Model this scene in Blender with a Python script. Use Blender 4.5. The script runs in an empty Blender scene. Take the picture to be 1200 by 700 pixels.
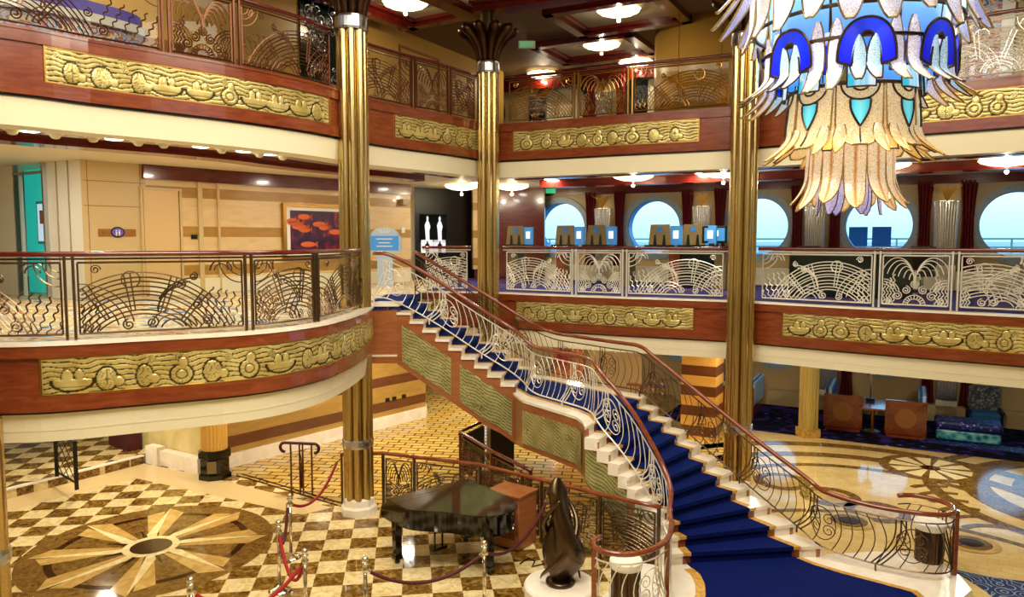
import bpy, math, random
from mathutils import Vector, Matrix
from mathutils.geometry import tessellate_polygon
random.seed(7)
PI=math.pi; sin=math.sin; cos=math.cos
S=bpy.context.scene; COL=S.collection
# ---------------------------------------------------------------- camera model (1200x700)
F=870.; EZ=4.9; TH=math.atan(68/870.)
def U(px,py,z):
    a=(px-600)/F; b=(350-py)/F
    d=(a,cos(TH)+b*sin(TH),-sin(TH)+b*cos(TH)); t=(z-EZ)/d[2]
    return (d[0]*t,d[1]*t)
def PX(x,y,z):
    dz=z-EZ; f=y*cos(TH)-dz*sin(TH)
    return 600+F*x/f
Z4,Z5,ZC=3.7,7.45,10.1
# ---------------------------------------------------------------- materials
def L(c):
    if isinstance(c,str):
        c=[int(c[i:i+2],16)/255 for i in (0,2,4)]
        c=[(v/12.92 if v<=.04045 else ((v+.055)/1.055)**2.4) for v in c]
    return (*c[:3],1)
class N:
    def __init__(s,name):
        s.m=bpy.data.materials.new(name); s.m.use_nodes=True; s.t=s.m.node_tree; s.b=s.t.nodes['Principled BSDF']; s.g=None
    def n(s,t,**k):
        x=s.t.nodes.new(t)
        for a,v in k.items():
            if hasattr(x,a): setattr(x,a,v)
            else: x.inputs[a.replace('_',' ')].default_value=v
        return x
    def l(s,a,b): s.t.links.new(a,b)
    def pos(s,scale=(1,1,1),rot=0,loc=(0,0,0)):
        g=s.n('ShaderNodeNewGeometry'); m=s.n('ShaderNodeMapping'); m.inputs['Scale'].default_value=scale
        m.inputs['Rotation'].default_value=(0,0,rot); m.inputs['Location'].default_value=loc
        s.l(g.outputs['Position'],m.inputs['Vector']); return m.outputs[0]
    def noise(s,v,scale=5,detail=4,dist=0):
        x=s.n('ShaderNodeTexNoise'); x.inputs['Scale'].default_value=scale; x.inputs['Detail'].default_value=detail; x.inputs['Distortion'].default_value=dist
        s.l(v,x.inputs['Vector']); return x.outputs['Fac']
    def ramp(s,f,stops,const=False):
        x=s.n('ShaderNodeValToRGB'); r=x.color_ramp
        if const: r.interpolation='CONSTANT'
        while len(r.elements)<len(stops): r.elements.new(.5)
        for e,(p,c) in zip(r.elements,stops): e.position=p; e.color=L(c)
        s.l(f,x.inputs[0]); return x.outputs[0]
    def mix(s,f,a,b):
        x=s.n('ShaderNodeMix',data_type='RGBA')
        for i,v in ((0,f),(6,a),(7,b)):
            if hasattr(v,'links'): s.l(v,x.inputs[i])
            elif isinstance(v,(int,float)): x.inputs[i].default_value=v
            else: x.inputs[i].default_value=L(v)
        return x.outputs[2]
    def set(s,color=None,rough=None,metal=None,coat=None,emit=None,es=None,alpha=None,trans=None,spec=None):
        for k,v in (('Base Color',color),('Roughness',rough),('Metallic',metal),('Coat Weight',coat),('Emission Color',emit),('Emission Strength',es),('Alpha',alpha),('Transmission Weight',trans),('Specular IOR Level',spec)):
            if v is None: continue
            if hasattr(v,'links'): s.l(v,s.b.inputs[k])
            elif isinstance(v,(str,tuple)): s.b.inputs[k].default_value=L(v)
            else: s.b.inputs[k].default_value=v
        if coat: s.b.inputs['Coat Roughness'].default_value=.08
        return s
    def bump(s,h,st=.3,d=.01):
        x=s.n('ShaderNodeBump'); x.inputs['Strength'].default_value=st; x.inputs['Distance'].default_value=d
        s.l(h,x.inputs['Height']); s.l(x.outputs[0],s.b.inputs['Normal']); return s
M={}
def plain(k,c,rough=.5,metal=0,**kw):
    x=N(k); x.set(color=c,rough=rough,metal=metal,**kw); M[k]=x.m; return x
plain('cream','EFE6C4',.45); plain('white','F2EDDF',.4); plain('dark','120C0A',.35); plain('black_gloss','030303',.08,coat=.25)
plain('gold','D0B87E',.23,1); plain('brass','B98E4A',.3,1); plain('silver','C9CCD2',.22,1); plain('steel','8E8A80',.3,1)
plain('iron','6A5440',.3,.9); plain('chrome','E8E4DA',.12,1)
plain('bronze','5A4A38',.3,1); plain('bronze_dark','4A3220',.28,.9); plain('gold_pillar','DCC87C',.3,.7); plain('cove','FFF8E0',.6)
plain('red_velvet','A30E12',.7); plain('maroon_velvet','4A0D10',.7); plain('curtain','7A1018',.8)
plain('olive_wall','C9B878',.3); plain('ceiling_tan','8E7448',.6); plain('ceiling_cream','E9DCBA',.6)
plain('screen_blue','3F8BD0',.3,emit='3F8BD0',es=.15); plain('screen_white','E8F0FA',.3,emit='D8E8FF',es=.45)
plain('teal_glass','3FD9C9',.08,emit='2FC9BC',es=.35); plain('exit_green','1FA765',.4,emit='20B070',es=1.0)
plain('tan_panel','D2B884',.4); plain('tan_grey','A89878',.5); plain('gold_panel','CFA04A',.35); plain('brown_panel','9A6428',.4)
plain('lamp_glow','FFF1C8',.3,emit='FFEAB8',es=2.2); plain('downlight','FFFFFF',.3,emit='FFF4DC',es=8.0)
plain('kiosk_gold','7E6A44',.4,.2); plain('counter_dark','14201C',.15); plain('grey_frame','A8BCCC',.35)
plain('stripe_blue','2A6FB0',.6); plain('leather_black','17120F',.4)
plain('door_tan','DDBB84',.4); plain('violet','6A5CC8',.4); plain('orange','D9632A',.5); plain('cyan_glow','59C7EA',.3,emit='59C7EA',es=.3)
def wood(k,c1,c2,rough=.22,sc=(1,1,6)):
    x=N(k); v=x.pos(sc); f=x.noise(v,3,5,.6); x.set(color=x.ramp(f,[(.3,c1),(.7,c2)]),rough=rough,coat=.6); M[k]=x.m
wood('mahogany','6E2C14','8C4522'); wood('mahogany_dark','4E0E0A','6C1A10'); wood('oak_orange','96542E','AC693C',.3)
wood('walnut','6E2E14','8F4520')
def stone(k,c1,c2,rough=.12,sc=2.5,vein=None):
    x=N(k); v=x.pos(); f=x.noise(v,sc,8,1.2); x.set(color=x.ramp(f,[(.35,c1),(.65,c2)]),rough=rough); M[k]=x.m
stone('marble_white','EFE2CC','FBF3E2',.15); stone('marble_gold','C08A34','E0B35A',.15,9); stone('marble_olive','C8B97E','DCCF9A',.2,2)
stone('inlay_cream','E2CC8C','F4E6B4',.08,6); stone('inlay_brown','5E4216','8A6830',.08,9); stone('inlay_dark','2A1206','3F1C0C',.06,9)
stone('inlay_tan','B8934A','D2B068',.08,4)
# checker marble
x=N('checker'); a=math.radians(8); v=x.pos((1/.42,1/.42,1/.42),-a,(.3,.1,.5))
ck=x.n('ShaderNodeTexChecker'); ck.inputs['Scale'].default_value=1; ck.inputs[1].default_value=(1,1,1,1); ck.inputs[2].default_value=(0,0,0,1); x.l(v,ck.inputs[0])
nv=x.pos(); f=x.noise(nv,7,8,1.5)
lt=x.ramp(f,[(.3,'C9AC6A'),(.6,'EAD6A2')]); dk=x.ramp(f,[(.35,'4E360F'),(.52,'7C5A22'),(.7,'A88848')])
x.set(color=x.mix(ck.outputs['Fac'],dk,lt),rough=.07); M['checker']=x.m
# marble slabs floor (right)
x=N('floor_beige'); v=x.pos((1,1,1),math.radians(28)); br=x.n('ShaderNodeTexBrick'); br.offset=.5
for i,vv in ((4,1.0),): br.inputs['Scale'].default_value=1.6
br.inputs['Mortar Size'].default_value=.004; br.inputs['Color1'].default_value=L('D2B46C'); br.inputs['Color2'].default_value=L('DEC384'); br.inputs['Mortar'].default_value=L('A07C40'); x.l(v,br.inputs['Vector'])
f=x.noise(x.pos(),3,8,1); x.set(color=x.mix(.35,br.outputs[0],x.ramp(f,[(.3,'C6A258'),(.7,'EED9A0')])),rough=.07); M['floor_beige']=x.m
x=N('floor_parquet'); v=x.pos((1,1,1),math.radians(8)); br=x.n('ShaderNodeTexBrick'); br.offset=.5; br.inputs['Scale'].default_value=1.15
br.inputs['Mortar Size'].default_value=.022; br.inputs['Color1'].default_value=L('D2B25E'); br.inputs['Color2'].default_value=L('B8954A'); br.inputs['Mortar'].default_value=L('5A3A14'); x.l(v,br.inputs['Vector'])
x.set(color=br.outputs[0],rough=.1); M['floor_parquet']=x.m
# carpets
x=N('carpet_royal'); f=x.noise(x.pos(),60,3); x.set(color=x.ramp(f,[(.3,'03083A'),(.7,'061260')]),rough=.9,spec=.1); x.bump(f,.4,.01); x.b.inputs['Sheen Weight'].default_value=.2; x.b.inputs['Sheen Tint'].default_value=L('3A7AE0'); M['carpet_royal']=x.m
x=N('carpet_navy'); v=x.pos(); f=x.noise(v,1.6,2,2.5); f2=x.noise(v,14,2,3)
x.set(color=x.mix(x.ramp(f2,[(.5,'000000'),(.56,'FFFFFF')]),x.ramp(f,[(.35,'0A0F38'),(.55,'232A78'),(.7,'101440')]),x.ramp(f,[(.4,'8A5A30'),(.6,'2A4AA0')])),rough=.95,spec=.1); M['carpet_navy']=x.m
x=N('carpet_flow'); v=x.pos((.8,1.9,1),math.radians(20)); f=x.noise(v,1.0,7,2.4)
x.set(color=x.ramp(f,[(.3,'0E1C4A'),(.38,'3A78B4'),(.43,'EFE6C8'),(.48,'A07820'),(.53,'F0E2B0'),(.57,'8A6A20'),(.6,'B0301E'),(.63,'D8C284'),(.7,'5A4618')]),rough=.6); M['carpet_flow']=x.m
x=N('carpet_lounge'); v=x.pos(); vo=x.n('ShaderNodeTexVoronoi'); vo.inputs['Scale'].default_value=2.4; x.l(v,vo.inputs['Vector'])
x.set(color=x.ramp(vo.outputs['Distance'],[(0,'C8A850'),(.12,'1A2A80'),(.3,'0C0A14'),(.55,'0A0810'),(.7,'3A2470')]),rough=.95,spec=.1); M['carpet_lounge']=x.m
x=N('carpet_swirl'); v=x.pos(); vo=x.n('ShaderNodeTexVoronoi'); vo.inputs['Scale'].default_value=3; x.l(v,vo.inputs['Vector'])
m_=x.n('ShaderNodeMath',operation='MULTIPLY'); m_.inputs[1].default_value=38; x.l(vo.outputs['Distance'],m_.inputs[0]); s_=x.n('ShaderNodeMath',operation='SINE'); x.l(m_.outputs[0],s_.inputs[0])
x.set(color=x.ramp(s_.outputs[0],[(.3,'0B2A5E'),(.75,'14407E'),(.95,'9AA8A8')]),rough=.9); M['carpet_swirl']=x.m
# striped wall : horizontal bands by height
def bands(k,z0,per,w,c1,c2,rough=.35):
    x=N(k); g=x.n('ShaderNodeNewGeometry'); sp=x.n('ShaderNodeSeparateXYZ'); x.l(g.outputs['Position'],sp.inputs[0])
    a=x.n('ShaderNodeMath',operation='SUBTRACT'); x.l(sp.outputs[2],a.inputs[0]); a.inputs[1].default_value=z0
    b=x.n('ShaderNodeMath',operation='DIVIDE'); x.l(a.outputs[0],b.inputs[0]); b.inputs[1].default_value=per
    c=x.n('ShaderNodeMath',operation='FRACT'); x.l(b.outputs[0],c.inputs[0])
    d=x.n('ShaderNodeMath',operation='LESS_THAN'); x.l(c.outputs[0],d.inputs[0]); d.inputs[1].default_value=w
    f=x.noise(x.pos((1,1,5)),2,4,.4)
    x.set(color=x.mix(d.outputs[0],x.ramp(f,[(.3,c1[0]),(.7,c1[1])]),x.ramp(f,[(.3,c2[0]),(.7,c2[1])])),rough=rough,coat=.2); M[k]=x.m
bands('wall_band_low',.43,.66,.38,('A07C38','B58F48'),('5E3418','6E4020'))
bands('wall_band_high',Z4+.42,.86,.27,('DDBB82','E8CC98'),('A87C34','B98C40'))
# relief gold; attribute paints the shade of the grooves as dark brown
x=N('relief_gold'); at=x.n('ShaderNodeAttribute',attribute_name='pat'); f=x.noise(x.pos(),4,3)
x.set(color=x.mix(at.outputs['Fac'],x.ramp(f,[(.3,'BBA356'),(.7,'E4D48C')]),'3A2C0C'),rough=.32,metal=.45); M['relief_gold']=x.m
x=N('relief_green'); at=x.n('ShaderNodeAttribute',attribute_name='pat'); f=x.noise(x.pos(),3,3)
x.set(color=x.mix(at.outputs['Fac'],x.ramp(f,[(.3,'A09A5E'),(.7,'CCC88A')]),'2A2410'),rough=.33,metal=.4); M['relief_green']=x.m  # wave grooves get their shade painted into the colour as well
# crystal (chandelier): vertex colour drives tint and glow
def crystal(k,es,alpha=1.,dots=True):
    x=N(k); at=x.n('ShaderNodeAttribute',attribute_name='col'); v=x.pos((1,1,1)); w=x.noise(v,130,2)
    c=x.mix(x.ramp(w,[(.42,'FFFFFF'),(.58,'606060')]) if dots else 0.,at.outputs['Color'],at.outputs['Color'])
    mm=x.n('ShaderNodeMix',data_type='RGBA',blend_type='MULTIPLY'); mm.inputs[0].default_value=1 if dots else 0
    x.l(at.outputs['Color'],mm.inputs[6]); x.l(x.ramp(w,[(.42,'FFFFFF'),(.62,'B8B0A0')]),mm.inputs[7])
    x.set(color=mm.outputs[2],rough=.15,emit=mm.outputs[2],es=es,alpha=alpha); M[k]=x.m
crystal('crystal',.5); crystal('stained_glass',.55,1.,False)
# clear thin glass
def thin(k,tint,fac):
    x=N(k); t=x.t; t.nodes.remove(x.b); tr=x.n('ShaderNodeBsdfTransparent'); tr.inputs[0].default_value=L(tint); gl=x.n('ShaderNodeBsdfGlossy'); gl.inputs['Roughness'].default_value=.02
    mx=x.n('ShaderNodeMixShader'); fr=x.n('ShaderNodeFresnel'); fr.inputs[0].default_value=1.3
    x.l(fr.outputs[0],mx.inputs[0]); x.l(tr.outputs[0],mx.inputs[1]); x.l(gl.outputs[0],mx.inputs[2])
    x.l(mx.outputs[0],t.nodes['Material Output'].inputs[0]); M[k]=x.m
thin('glass','F4F6F0',.05); thin('porthole_glass','E0F4FF',.05)
x=N('sea'); f=x.noise(x.pos(),.05,4); x.set(color=x.ramp(f,[(.3,'2E86B8'),(.7,'3F9CCB')]),rough=.25); x.bump(f,.5,.5); M['sea']=x.m
x=N('art'); v=x.pos((1,1,1)); vo=x.n('ShaderNodeTexVoronoi'); vo.inputs['Scale'].default_value=3.2; vv=x.noise(v,2,5,2)
x.l(v,vo.inputs['Vector']); x.set(color=x.ramp(vv,[(.3,'140C28'),(.48,'3A0E34'),(.6,'6A1434'),(.68,'A83A20'),(.76,'2A2444')]),rough=.3); M['art']=x.m
x=N('art_bright'); v=x.pos((1,1,1.5)); vv=x.noise(v,2.4,4,2.5)
x.set(color=x.ramp(vv,[(.3,'2A4A8A'),(.42,'C8D0E0'),(.5,'A83030'),(.58,'F0E0B0'),(.66,'3A7AB8'),(.8,'6A2020')]),rough=.3); M['art_bright']=x.m
x=N('tuft_pattern'); vo=x.n('ShaderNodeTexVoronoi'); vo.inputs['Scale'].default_value=11; x.l(x.pos(),vo.inputs['Vector'])
x.set(color=x.ramp(vo.outputs['Distance'],[(0,'E8E8F8'),(.25,'3050D0'),(.45,'0C1460'),(1,'081040')]),rough=.5); M['tuft_pattern']=x.m
x=N('tuft_teal'); vo=x.n('ShaderNodeTexVoronoi'); vo.inputs['Scale'].default_value=7; x.l(x.pos(),vo.inputs['Vector'])
x.set(color=x.ramp(vo.outputs['Distance'],[(0,'062A38'),(.3,'1A8AA0'),(.8,'8AD8D8')]),rough=.4); M['tuft_teal']=x.m
x=N('chair_fabric'); vo=x.n('ShaderNodeTexVoronoi'); vo.inputs['Scale'].default_value=14; x.l(x.pos(),vo.inputs['Vector'])
x.set(color=x.ramp(vo.outputs['Distance'],[(0,'D8D0B8'),(.35,'7A7A7A'),(.7,'4A5060')]),rough=.7); M['chair_fabric']=x.m
def stripes(k,c1,c2,sc,rot):
    x=N(k); v=x.pos((sc,sc,sc),rot); w=x.n('ShaderNodeTexWave'); w.inputs['Scale'].default_value=1; x.l(v,w.inputs[0])
    x.set(color=x.ramp(w.outputs[1],[(.4,c1),(.6,c2)]),rough=.6); M[k]=x.m
stripes('banquette_stripe','1E4E9A','BFE0F4',2.2,math.radians(28)); 
x=N('wall_low_marble'); v=x.pos((1,1,1)); f=x.noise(v,2,6,1); x.set(color=x.ramp(f,[(.3,'C4AE6A'),(.7,'DDCB8E')]),rough=.25); M['wall_low_marble']=x.m
# ---------------------------------------------------------------- mesh helpers
class MB:
    def __init__(s): s.v=[]; s.f=[]; s.pat=None; s.col=None
    def add(s,vs,fs,col=None):
        o=len(s.v); s.v+= [tuple(p) for p in vs]; s.f+=[tuple(i+o for i in f) for f in fs]
        if col is not None:
            if s.col is None: s.col=[(1,1,1,1)]*o
            s.col+= col if isinstance(col,list) else [col]*len(vs)
        elif s.col is not None: s.col+=[(1,1,1,1)]*len(vs)
        return s
    def box(s,c,d,rz=0,top=None):
        cx,cy,cz=c; hx,hy,hz=d[0]/2,d[1]/2,d[2]/2; a,b=cos(rz),sin(rz); vs=[]
        for z in (-1,1):
            k=1 if (z<0 or top is None) else top
            for x_,y_ in ((-1,-1),(1,-1),(1,1),(-1,1)):
                X,Y=x_*hx*k,y_*hy*k; vs.append((cx+X*a-Y*b,cy+X*b+Y*a,cz+z*hz))
        return s.add(vs,[(3,2,1,0),(4,5,6,7),(0,1,5,4),(1,2,6,5),(2,3,7,6),(3,0,4,7)])
    def prism(s,poly,z0,z1,holes=()):
        loops=[[Vector((p[0],p[1],0)) for p in poly]]+[[Vector((p[0],p[1],0)) for p in h] for h in holes]
        tris=tessellate_polygon(loops); al=[p for l in loops for p in l]; n=len(al)
        vs=[(p.x,p.y,z0) for p in al]+[(p.x,p.y,z1) for p in al]; fs=[]
        for t in tris:
            a,b,c=[al[i] for i in t]; ar=(b-a).cross(c-a).z
            t=t if ar>0 else t[::-1]
            fs.append(tuple(i+n for i in t)); fs.append(t[::-1])
        o=0
        for li,l in enumerate(loops):
            m=len(l); ar=sum(l[i].x*l[(i+1)%m].y-l[(i+1)%m].x*l[i].y for i in range(m)); ccw=(ar>0)==(li==0)
            for i in range(m):
                j=(i+1)%m; q=(o+i,o+j,o+j+n,o+i+n); fs.append(q if ccw else q[::-1])
            o+=m
        return s.add(vs,fs)
    def tube(s,pts,r,n=6,closed=False,caps=True,radii=None):
        P=[Vector(p) for p in pts]; k=len(P)
        if k<2: return s
        T=[]
        for i in range(k):
            a=P[(i-1)%k] if (closed or i>0) else P[i]; b=P[(i+1)%k] if (closed or i<k-1) else P[i]
            t=b-a; T.append(t.normalized() if t.length>1e-9 else Vector((0,0,1)))
        up=Vector((0,0,1)) if abs(T[0].z)<.9 else Vector((1,0,0)); nn=(up-T[0]*up.dot(T[0])).normalized(); vs=[]
        for i in range(k):
            nn=nn-T[i]*nn.dot(T[i])
            if nn.length<1e-6: nn=T[i].orthogonal()
            nn.normalize(); bb=T[i].cross(nn); rr=radii[i] if radii else r
            for j in range(n):
                a=2*PI*j/n; vs.append(P[i]+nn*(cos(a)*rr)+bb*(sin(a)*rr))
        fs=[]
        for i in range(k if closed else k-1):
            i2=(i+1)%k
            for j in range(n):
                j2=(j+1)%n; fs.append((i*n+j,i*n+j2,i2*n+j2,i2*n+j))
        if caps and not closed: fs+= [tuple(range(n))[::-1],tuple((k-1)*n+j for j in range(n))]
        return s.add(vs,fs)
    def lathe(s,prof,c=(0,0,0),n=24,a0=0,a1=2*PI,scal=0,lobes=0):
        full=abs(a1-a0-2*PI)<1e-6; m=n if full else n+1; vs=[]
        for (r,z) in prof:
            for j in range(m):
                a=a0+(a1-a0)*j/n; rr=r*(1+scal*abs(sin(a*lobes/2)) if lobes else 1)
                vs.append((c[0]+rr*cos(a),c[1]+rr*sin(a),c[2]+z))
        fs=[]
        for i in range(len(prof)-1):
            for j in range(n):
                j2=(j+1)%m; fs.append((i*m+j,i*m+j2,(i+1)*m+j2,(i+1)*m+j))
        if full:
            if prof[0][0]>1e-5: fs.append(tuple(range(m))[::-1])
            if prof[-1][0]>1e-5: fs.append(tuple((len(prof)-1)*m+j for j in range(m)))
        return s.add(vs,fs)
    def grid(s,fn,nu,nv,flip=False,col=None):
        vs=[fn(i/nu,j/nv) for j in range(nv+1) for i in range(nu+1)]; fs=[]
        for j in range(nv):
            for i in range(nu):
                a=j*(nu+1)+i; q=(a,a+1,a+nu+2,a+nu+1); fs.append(q[::-1] if flip else q)
        cc=[col(i/nu,j/nv) for j in range(nv+1) for i in range(nu+1)] if col else None
        return s.add(vs,fs,cc)
    def build(s,name,mat,parent=None,smooth=False,world=True,pats=None,bevel=0,solid=0):
        o0=Vector(ORG.get(parent.name,(0,0,0))) if parent else Vector((0,0,0))
        if not world: o0=Vector((0,0,0))
        me=bpy.data.meshes.new(name); me.from_pydata([Vector(p)-o0 for p in s.v],[],s.f); me.update()
        me.materials.append(M[mat] if isinstance(mat,str) else mat)
        if smooth:
            me.polygons.foreach_set('use_smooth',[True]*len(me.polygons))
        if pats is not None:
            a=me.attributes.new('pat','FLOAT','POINT'); a.data.foreach_set('value',pats)
        if s.col is not None:
            a=me.attributes.new('col','FLOAT_COLOR','POINT'); a.data.foreach_set('color',[q for c in s.col for q in c])
        o=bpy.data.objects.new(name,me); COL.objects.link(o)
        if parent: o.parent=parent; ORG[o.name]=ORG.get(parent.name,(0,0,0))
        if bevel:
            b=o.modifiers.new('bevel','BEVEL'); b.width=bevel; b.segments=2; b.limit_method='ANGLE'
        if solid:
            b=o.modifiers.new('solid','SOLIDIFY'); b.thickness=solid; b.offset=0
        return o
ORG={}
def tag(o,label=None,cat=None,group=None,kind=None):
    for k,v in (('label',label),('category',cat),('group',group),('kind',kind)):
        if v: o[k]=v
    return o
def thing(name,loc,label,cat,group=None):
    o=bpy.data.objects.new(name,None); COL.objects.link(o); o.location=loc; o.empty_display_size=.1; ORG[o.name]=tuple(loc)
    return tag(o,label,cat,group)
def struct(name,mb,mat,**k):
    o=mb.build(name,mat,**k); o['kind']='structure'; return o
def dup(root,loc,rz=None,label=None,group=None):
    r=root.copy(); COL.objects.link(r); r.location=loc
    if rz is not None: r.rotation_euler=(0,0,rz)
    if label: r['label']=label
    if group: r['group']=group
    for ch in list(root.children):
        c=ch.copy(); COL.objects.link(c); c.parent=r
        for g in list(ch.children):
            d=g.copy(); COL.objects.link(d); d.parent=c
    return r
def cat_rom(pts,n=8):
    out=[]; P=[Vector(p) for p in pts]
    for i in range(len(P)-1):
        p0=P[max(i-1,0)]; p1=P[i]; p2=P[i+1]; p3=P[min(i+2,len(P)-1)]
        for k in range(n):
            t=k/n; out.append(.5*((2*p1)+(-p0+p2)*t+(2*p0-5*p1+4*p2-p3)*t*t+(-p0+3*p1-3*p2+p3)*t**3))
    out.append(P[-1]); return [tuple(p) for p in out]
class Path:
    def __init__(s,pts):
        s.p=[Vector((p[0],p[1])) for p in pts]; s.c=[0]
        for a,b in zip(s.p,s.p[1:]): s.c.append(s.c[-1]+(b-a).length)
        s.len=s.c[-1]; s.nrm=[]
        k=len(s.p)
        for i in range(k):
            ns=[]
            for j in (i-1,i):
                if 0<=j<k-1:
                    t=(s.p[j+1]-s.p[j]).normalized(); ns.append(Vector((t.y,-t.x)))
            n=sum(ns,Vector((0,0)))/len(ns); n.normalize(); n=n/max(.5,n.dot(ns[0])); s.nrm.append(n)
    def at(s,d,off=0):
        d=max(0,min(s.len,d)); i=0
        while i<len(s.c)-2 and s.c[i+1]<d: i+=1
        t=(d-s.c[i])/(s.c[i+1]-s.c[i]); p=s.p[i].lerp(s.p[i+1],t); n=s.nrm[i].lerp(s.nrm[i+1],t)
        q=p+n*off; return (q.x,q.y)
    def off(s,o): return [tuple(p+n*o) for p,n in zip(s.p,s.nrm)]
    def px(s,x,z):     # distance along the edge whose point shows nearest a photo column
        best=(1e9,0)
        for i in range(401):
            d=s.len*i/400; q=s.at(d); e=abs(PX(q[0],q[1],z)-x)
            if e<best[0]: best=(e,d)
        return best[1]
    def sub(s,a,b,step=.25):
        ds=[a]+[c for c in s.c if a+.02<c<b-.02]+[b]; out=[]
        for u,v in zip(ds,ds[1:]):
            k=max(1,int((v-u)/step))
            out+=[u+(v-u)*i/k for i in range(k)]
        return out+[b]
def sweep(mb,path,prof,a=None,b=None,step=.3):
    a=0 if a is None else a; b=path.len if b is None else b; ds=path.sub(a,b,step); k=len(prof); vs=[]
    for d in ds:
        for (o,z) in prof: q=path.at(d,o); vs.append((q[0],q[1],z))
    fs=[]
    for i in range(len(ds)-1):
        for j in range(k):
            j2=(j+1)%k; fs.append((i*k+j,i*k+j2,(i+1)*k+j2,(i+1)*k+j))
    fs+=[tuple(range(k))[::-1],tuple((len(ds)-1)*k+j for j in range(k))]
    return mb.add(vs,fs)
def rect(o0,o1,z0,z1): return [(o0,z0),(o1,z0),(o1,z1),(o0,z1)]
# ================================================================ plan of the atrium
ED4L=Path(cat_rom([(-9.2,8.6),(-7.4,8.42),(-5.87,8.45),(-5.22,8.59),(-4.63,8.88),(-3.42,9.54),(-2.82,10.4),(-2.6,11.5),(-2.55,12.6),(-2.6,13.4),(-2.75,14.05)],4))
ED5L=Path(cat_rom([(-9.2,7.6),(-7.4,8.3),(-6.1,9.1),(-5.5,9.8),(-4.8,10.5),(-4.05,11.3),(-3.3,12.4),(-2.7,13.7),(-2.05,14.65),(-1.3,15.6),(-.55,16.85)],4))
FAR=[(-.55,16.9),(.9,16.25),(2.4,15.48),(4.24,14.65),(5.1,14.0),(6.3,13.0),(7.95,11.8),(9.6,10.4),(11,9)]
ED4F=Path(cat_rom([(-2.1,17.3),(-.55,17.05)]+FAR[1:],3)); ED5F=Path(cat_rom(FAR,3))
SD=Vector((.8795,-.4759)); SNV=Vector((.4759,.8795))      # ship axis and outward normal
def W(k,off=0,per=2.95):                                   # point on the ship's side wall
    p=Vector((1.547,23.2))+SD*(k*per)+SNV*off; return (p.x,p.y)
plain('porthole_blue','4FA0E0',.35)
# floors -----------------------------------------------------------------------
mb=MB(); mb.prism([(-16,-7),(18,-7),(18,17),(-16,35.4)],-.3,0); struct('floor',mb,'floor_beige')
mb=MB(); mb.prism([(-16,-2),(-1.1,-2),(1.2,9.6),(2.0,10.9),(.6,12.0),(-.4,12.75),(-2.4,13.3),(-3.2,13.35),(-5.9,15.25),(-8.4,16.2),(-16,18)],0,.004); struct('floor_checker',mb,'checker')
mb=MB(); mb.prism([(-3.2,13.35),(-2.4,13.3),(-.4,12.75),(.6,12.0),(2.2,11.2),(3.9,13.5),(5.6,17),(5,24),(-3,27),(-7,17),(-5.9,15.25)],0,.004); struct('floor_parquet',mb,'floor_parquet')
c0=Vector((9.6,18.0))
def SNP(s,n): p=SD*s+SNV*n; return (p.x,p.y)
mb=MB(); mb.prism([SNP(-6,19.6),SNP(14,19.5),SNP(14,24),SNP(-6,24)],0,.012); struct('floor_lounge_carpet',mb,'carpet_lounge')
mb=MB(); mb.prism([U(1100,663,0),U(1125,670,0),U(1165,678,0),U(1215,684,0),(9,8),(6.2,8.0),U(1170,705,0),U(1150,690,0),U(1128,676,0)],0,.012); struct('floor_rug',mb,'carpet_swirl')
# deck 4 and 5 slabs
def ring(ed): return [tuple(p) for p in ed.p]
d4=ring(ED4L)+[(-2.2,14.1),(-2.1,17.3)]+ring(ED4F)[1:]+[(18,9),(18,14.6),(-16,33),(-16,8.6)]
mb=MB(); mb.prism(d4,Z4-.12,Z4); struct('floor_deck_four',mb,'carpet_navy')
mb=MB(); mb.prism(ring(ED4L)+[(-2.2,14.1),(-2.1,17.3),(-1.5,24),(-16,24),(-16,8.6)],Z4,Z4+.012); struct('floor_deck_four_carpet',mb,'carpet_flow')
d5=ring(ED5L)+ring(ED5F)+[(18,8),(18,14.6),(-16,33),(-16,7.6)]
mb=MB(); mb.prism(d5,Z5-.3,Z5); struct('floor_deck_five',mb,'carpet_navy')
# deck undersides (ceilings of the deck below)
mb=MB(); mb.prism(d4,Z4-1.02,Z4-.98); struct('ceiling_deck_three',mb,'ceiling_cream')
d5c=ED5L.off(-.55)+ED5F.off(-.55)+[(18,9),(18,14.6),(-16,33),(-16,8.6)]
mb=MB(); mb.prism(d5c,6.5,6.55); struct('ceiling_deck_four',mb,'ceiling_cream')
mb=MB(); mb.prism([(-16,-7),(18,-7),(18,14.6),(-16,33)],ZC,ZC+.2); struct('ceiling',mb,'ceiling_tan')
# near side decks below and above the viewer
for z,nm in ((Z4,'floor_near_deck_four'),(Z5,'floor_near_deck_five')):
    mb=MB(); mb.prism([(-16,-7),(18,-7),(18,1.0),(-16,1.0)],z-.4,z); struct(nm,mb,'cream')
# fascias ----------------------------------------------------------------------
def fascia(ed,z,nm,woodmat,first):
    mb=MB(); sweep(mb,ed,rect(-.12,.10,z-.01,z+.025)); struct('trim_kerb',mb,'marble_white' if z<5 else woodmat)
    mb=MB(); sweep(mb,ed,rect(-.1,.085,z-.15,z-.01)); sweep(mb,ed,rect(-.1,.05,z-.60,z-.15)); sweep(mb,ed,rect(-.1,.085,z-.78,z-.60)); struct('trim_fascia',mb,woodmat)
    mb=MB(); sweep(mb,ed,rect(-.1,.04,z-.81,z-.78)); struct('trim_shadow_gap',mb,'dark')
    mb=MB(); sweep(mb,ed,[(-.6,z-1.13),(-.02,z-1.15),(.02,z-.81),(-.1,z-.81),(-.6,z-1.0)]); struct('trim_soffit',mb,'cream')
fascia(ED4L,Z4,'a','mahogany',0); fascia(ED5L,Z5,'b','mahogany',0)
fascia(ED4F,Z4,'c','mahogany',0); fascia(ED5F,Z5,'d','mahogany',0)
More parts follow.
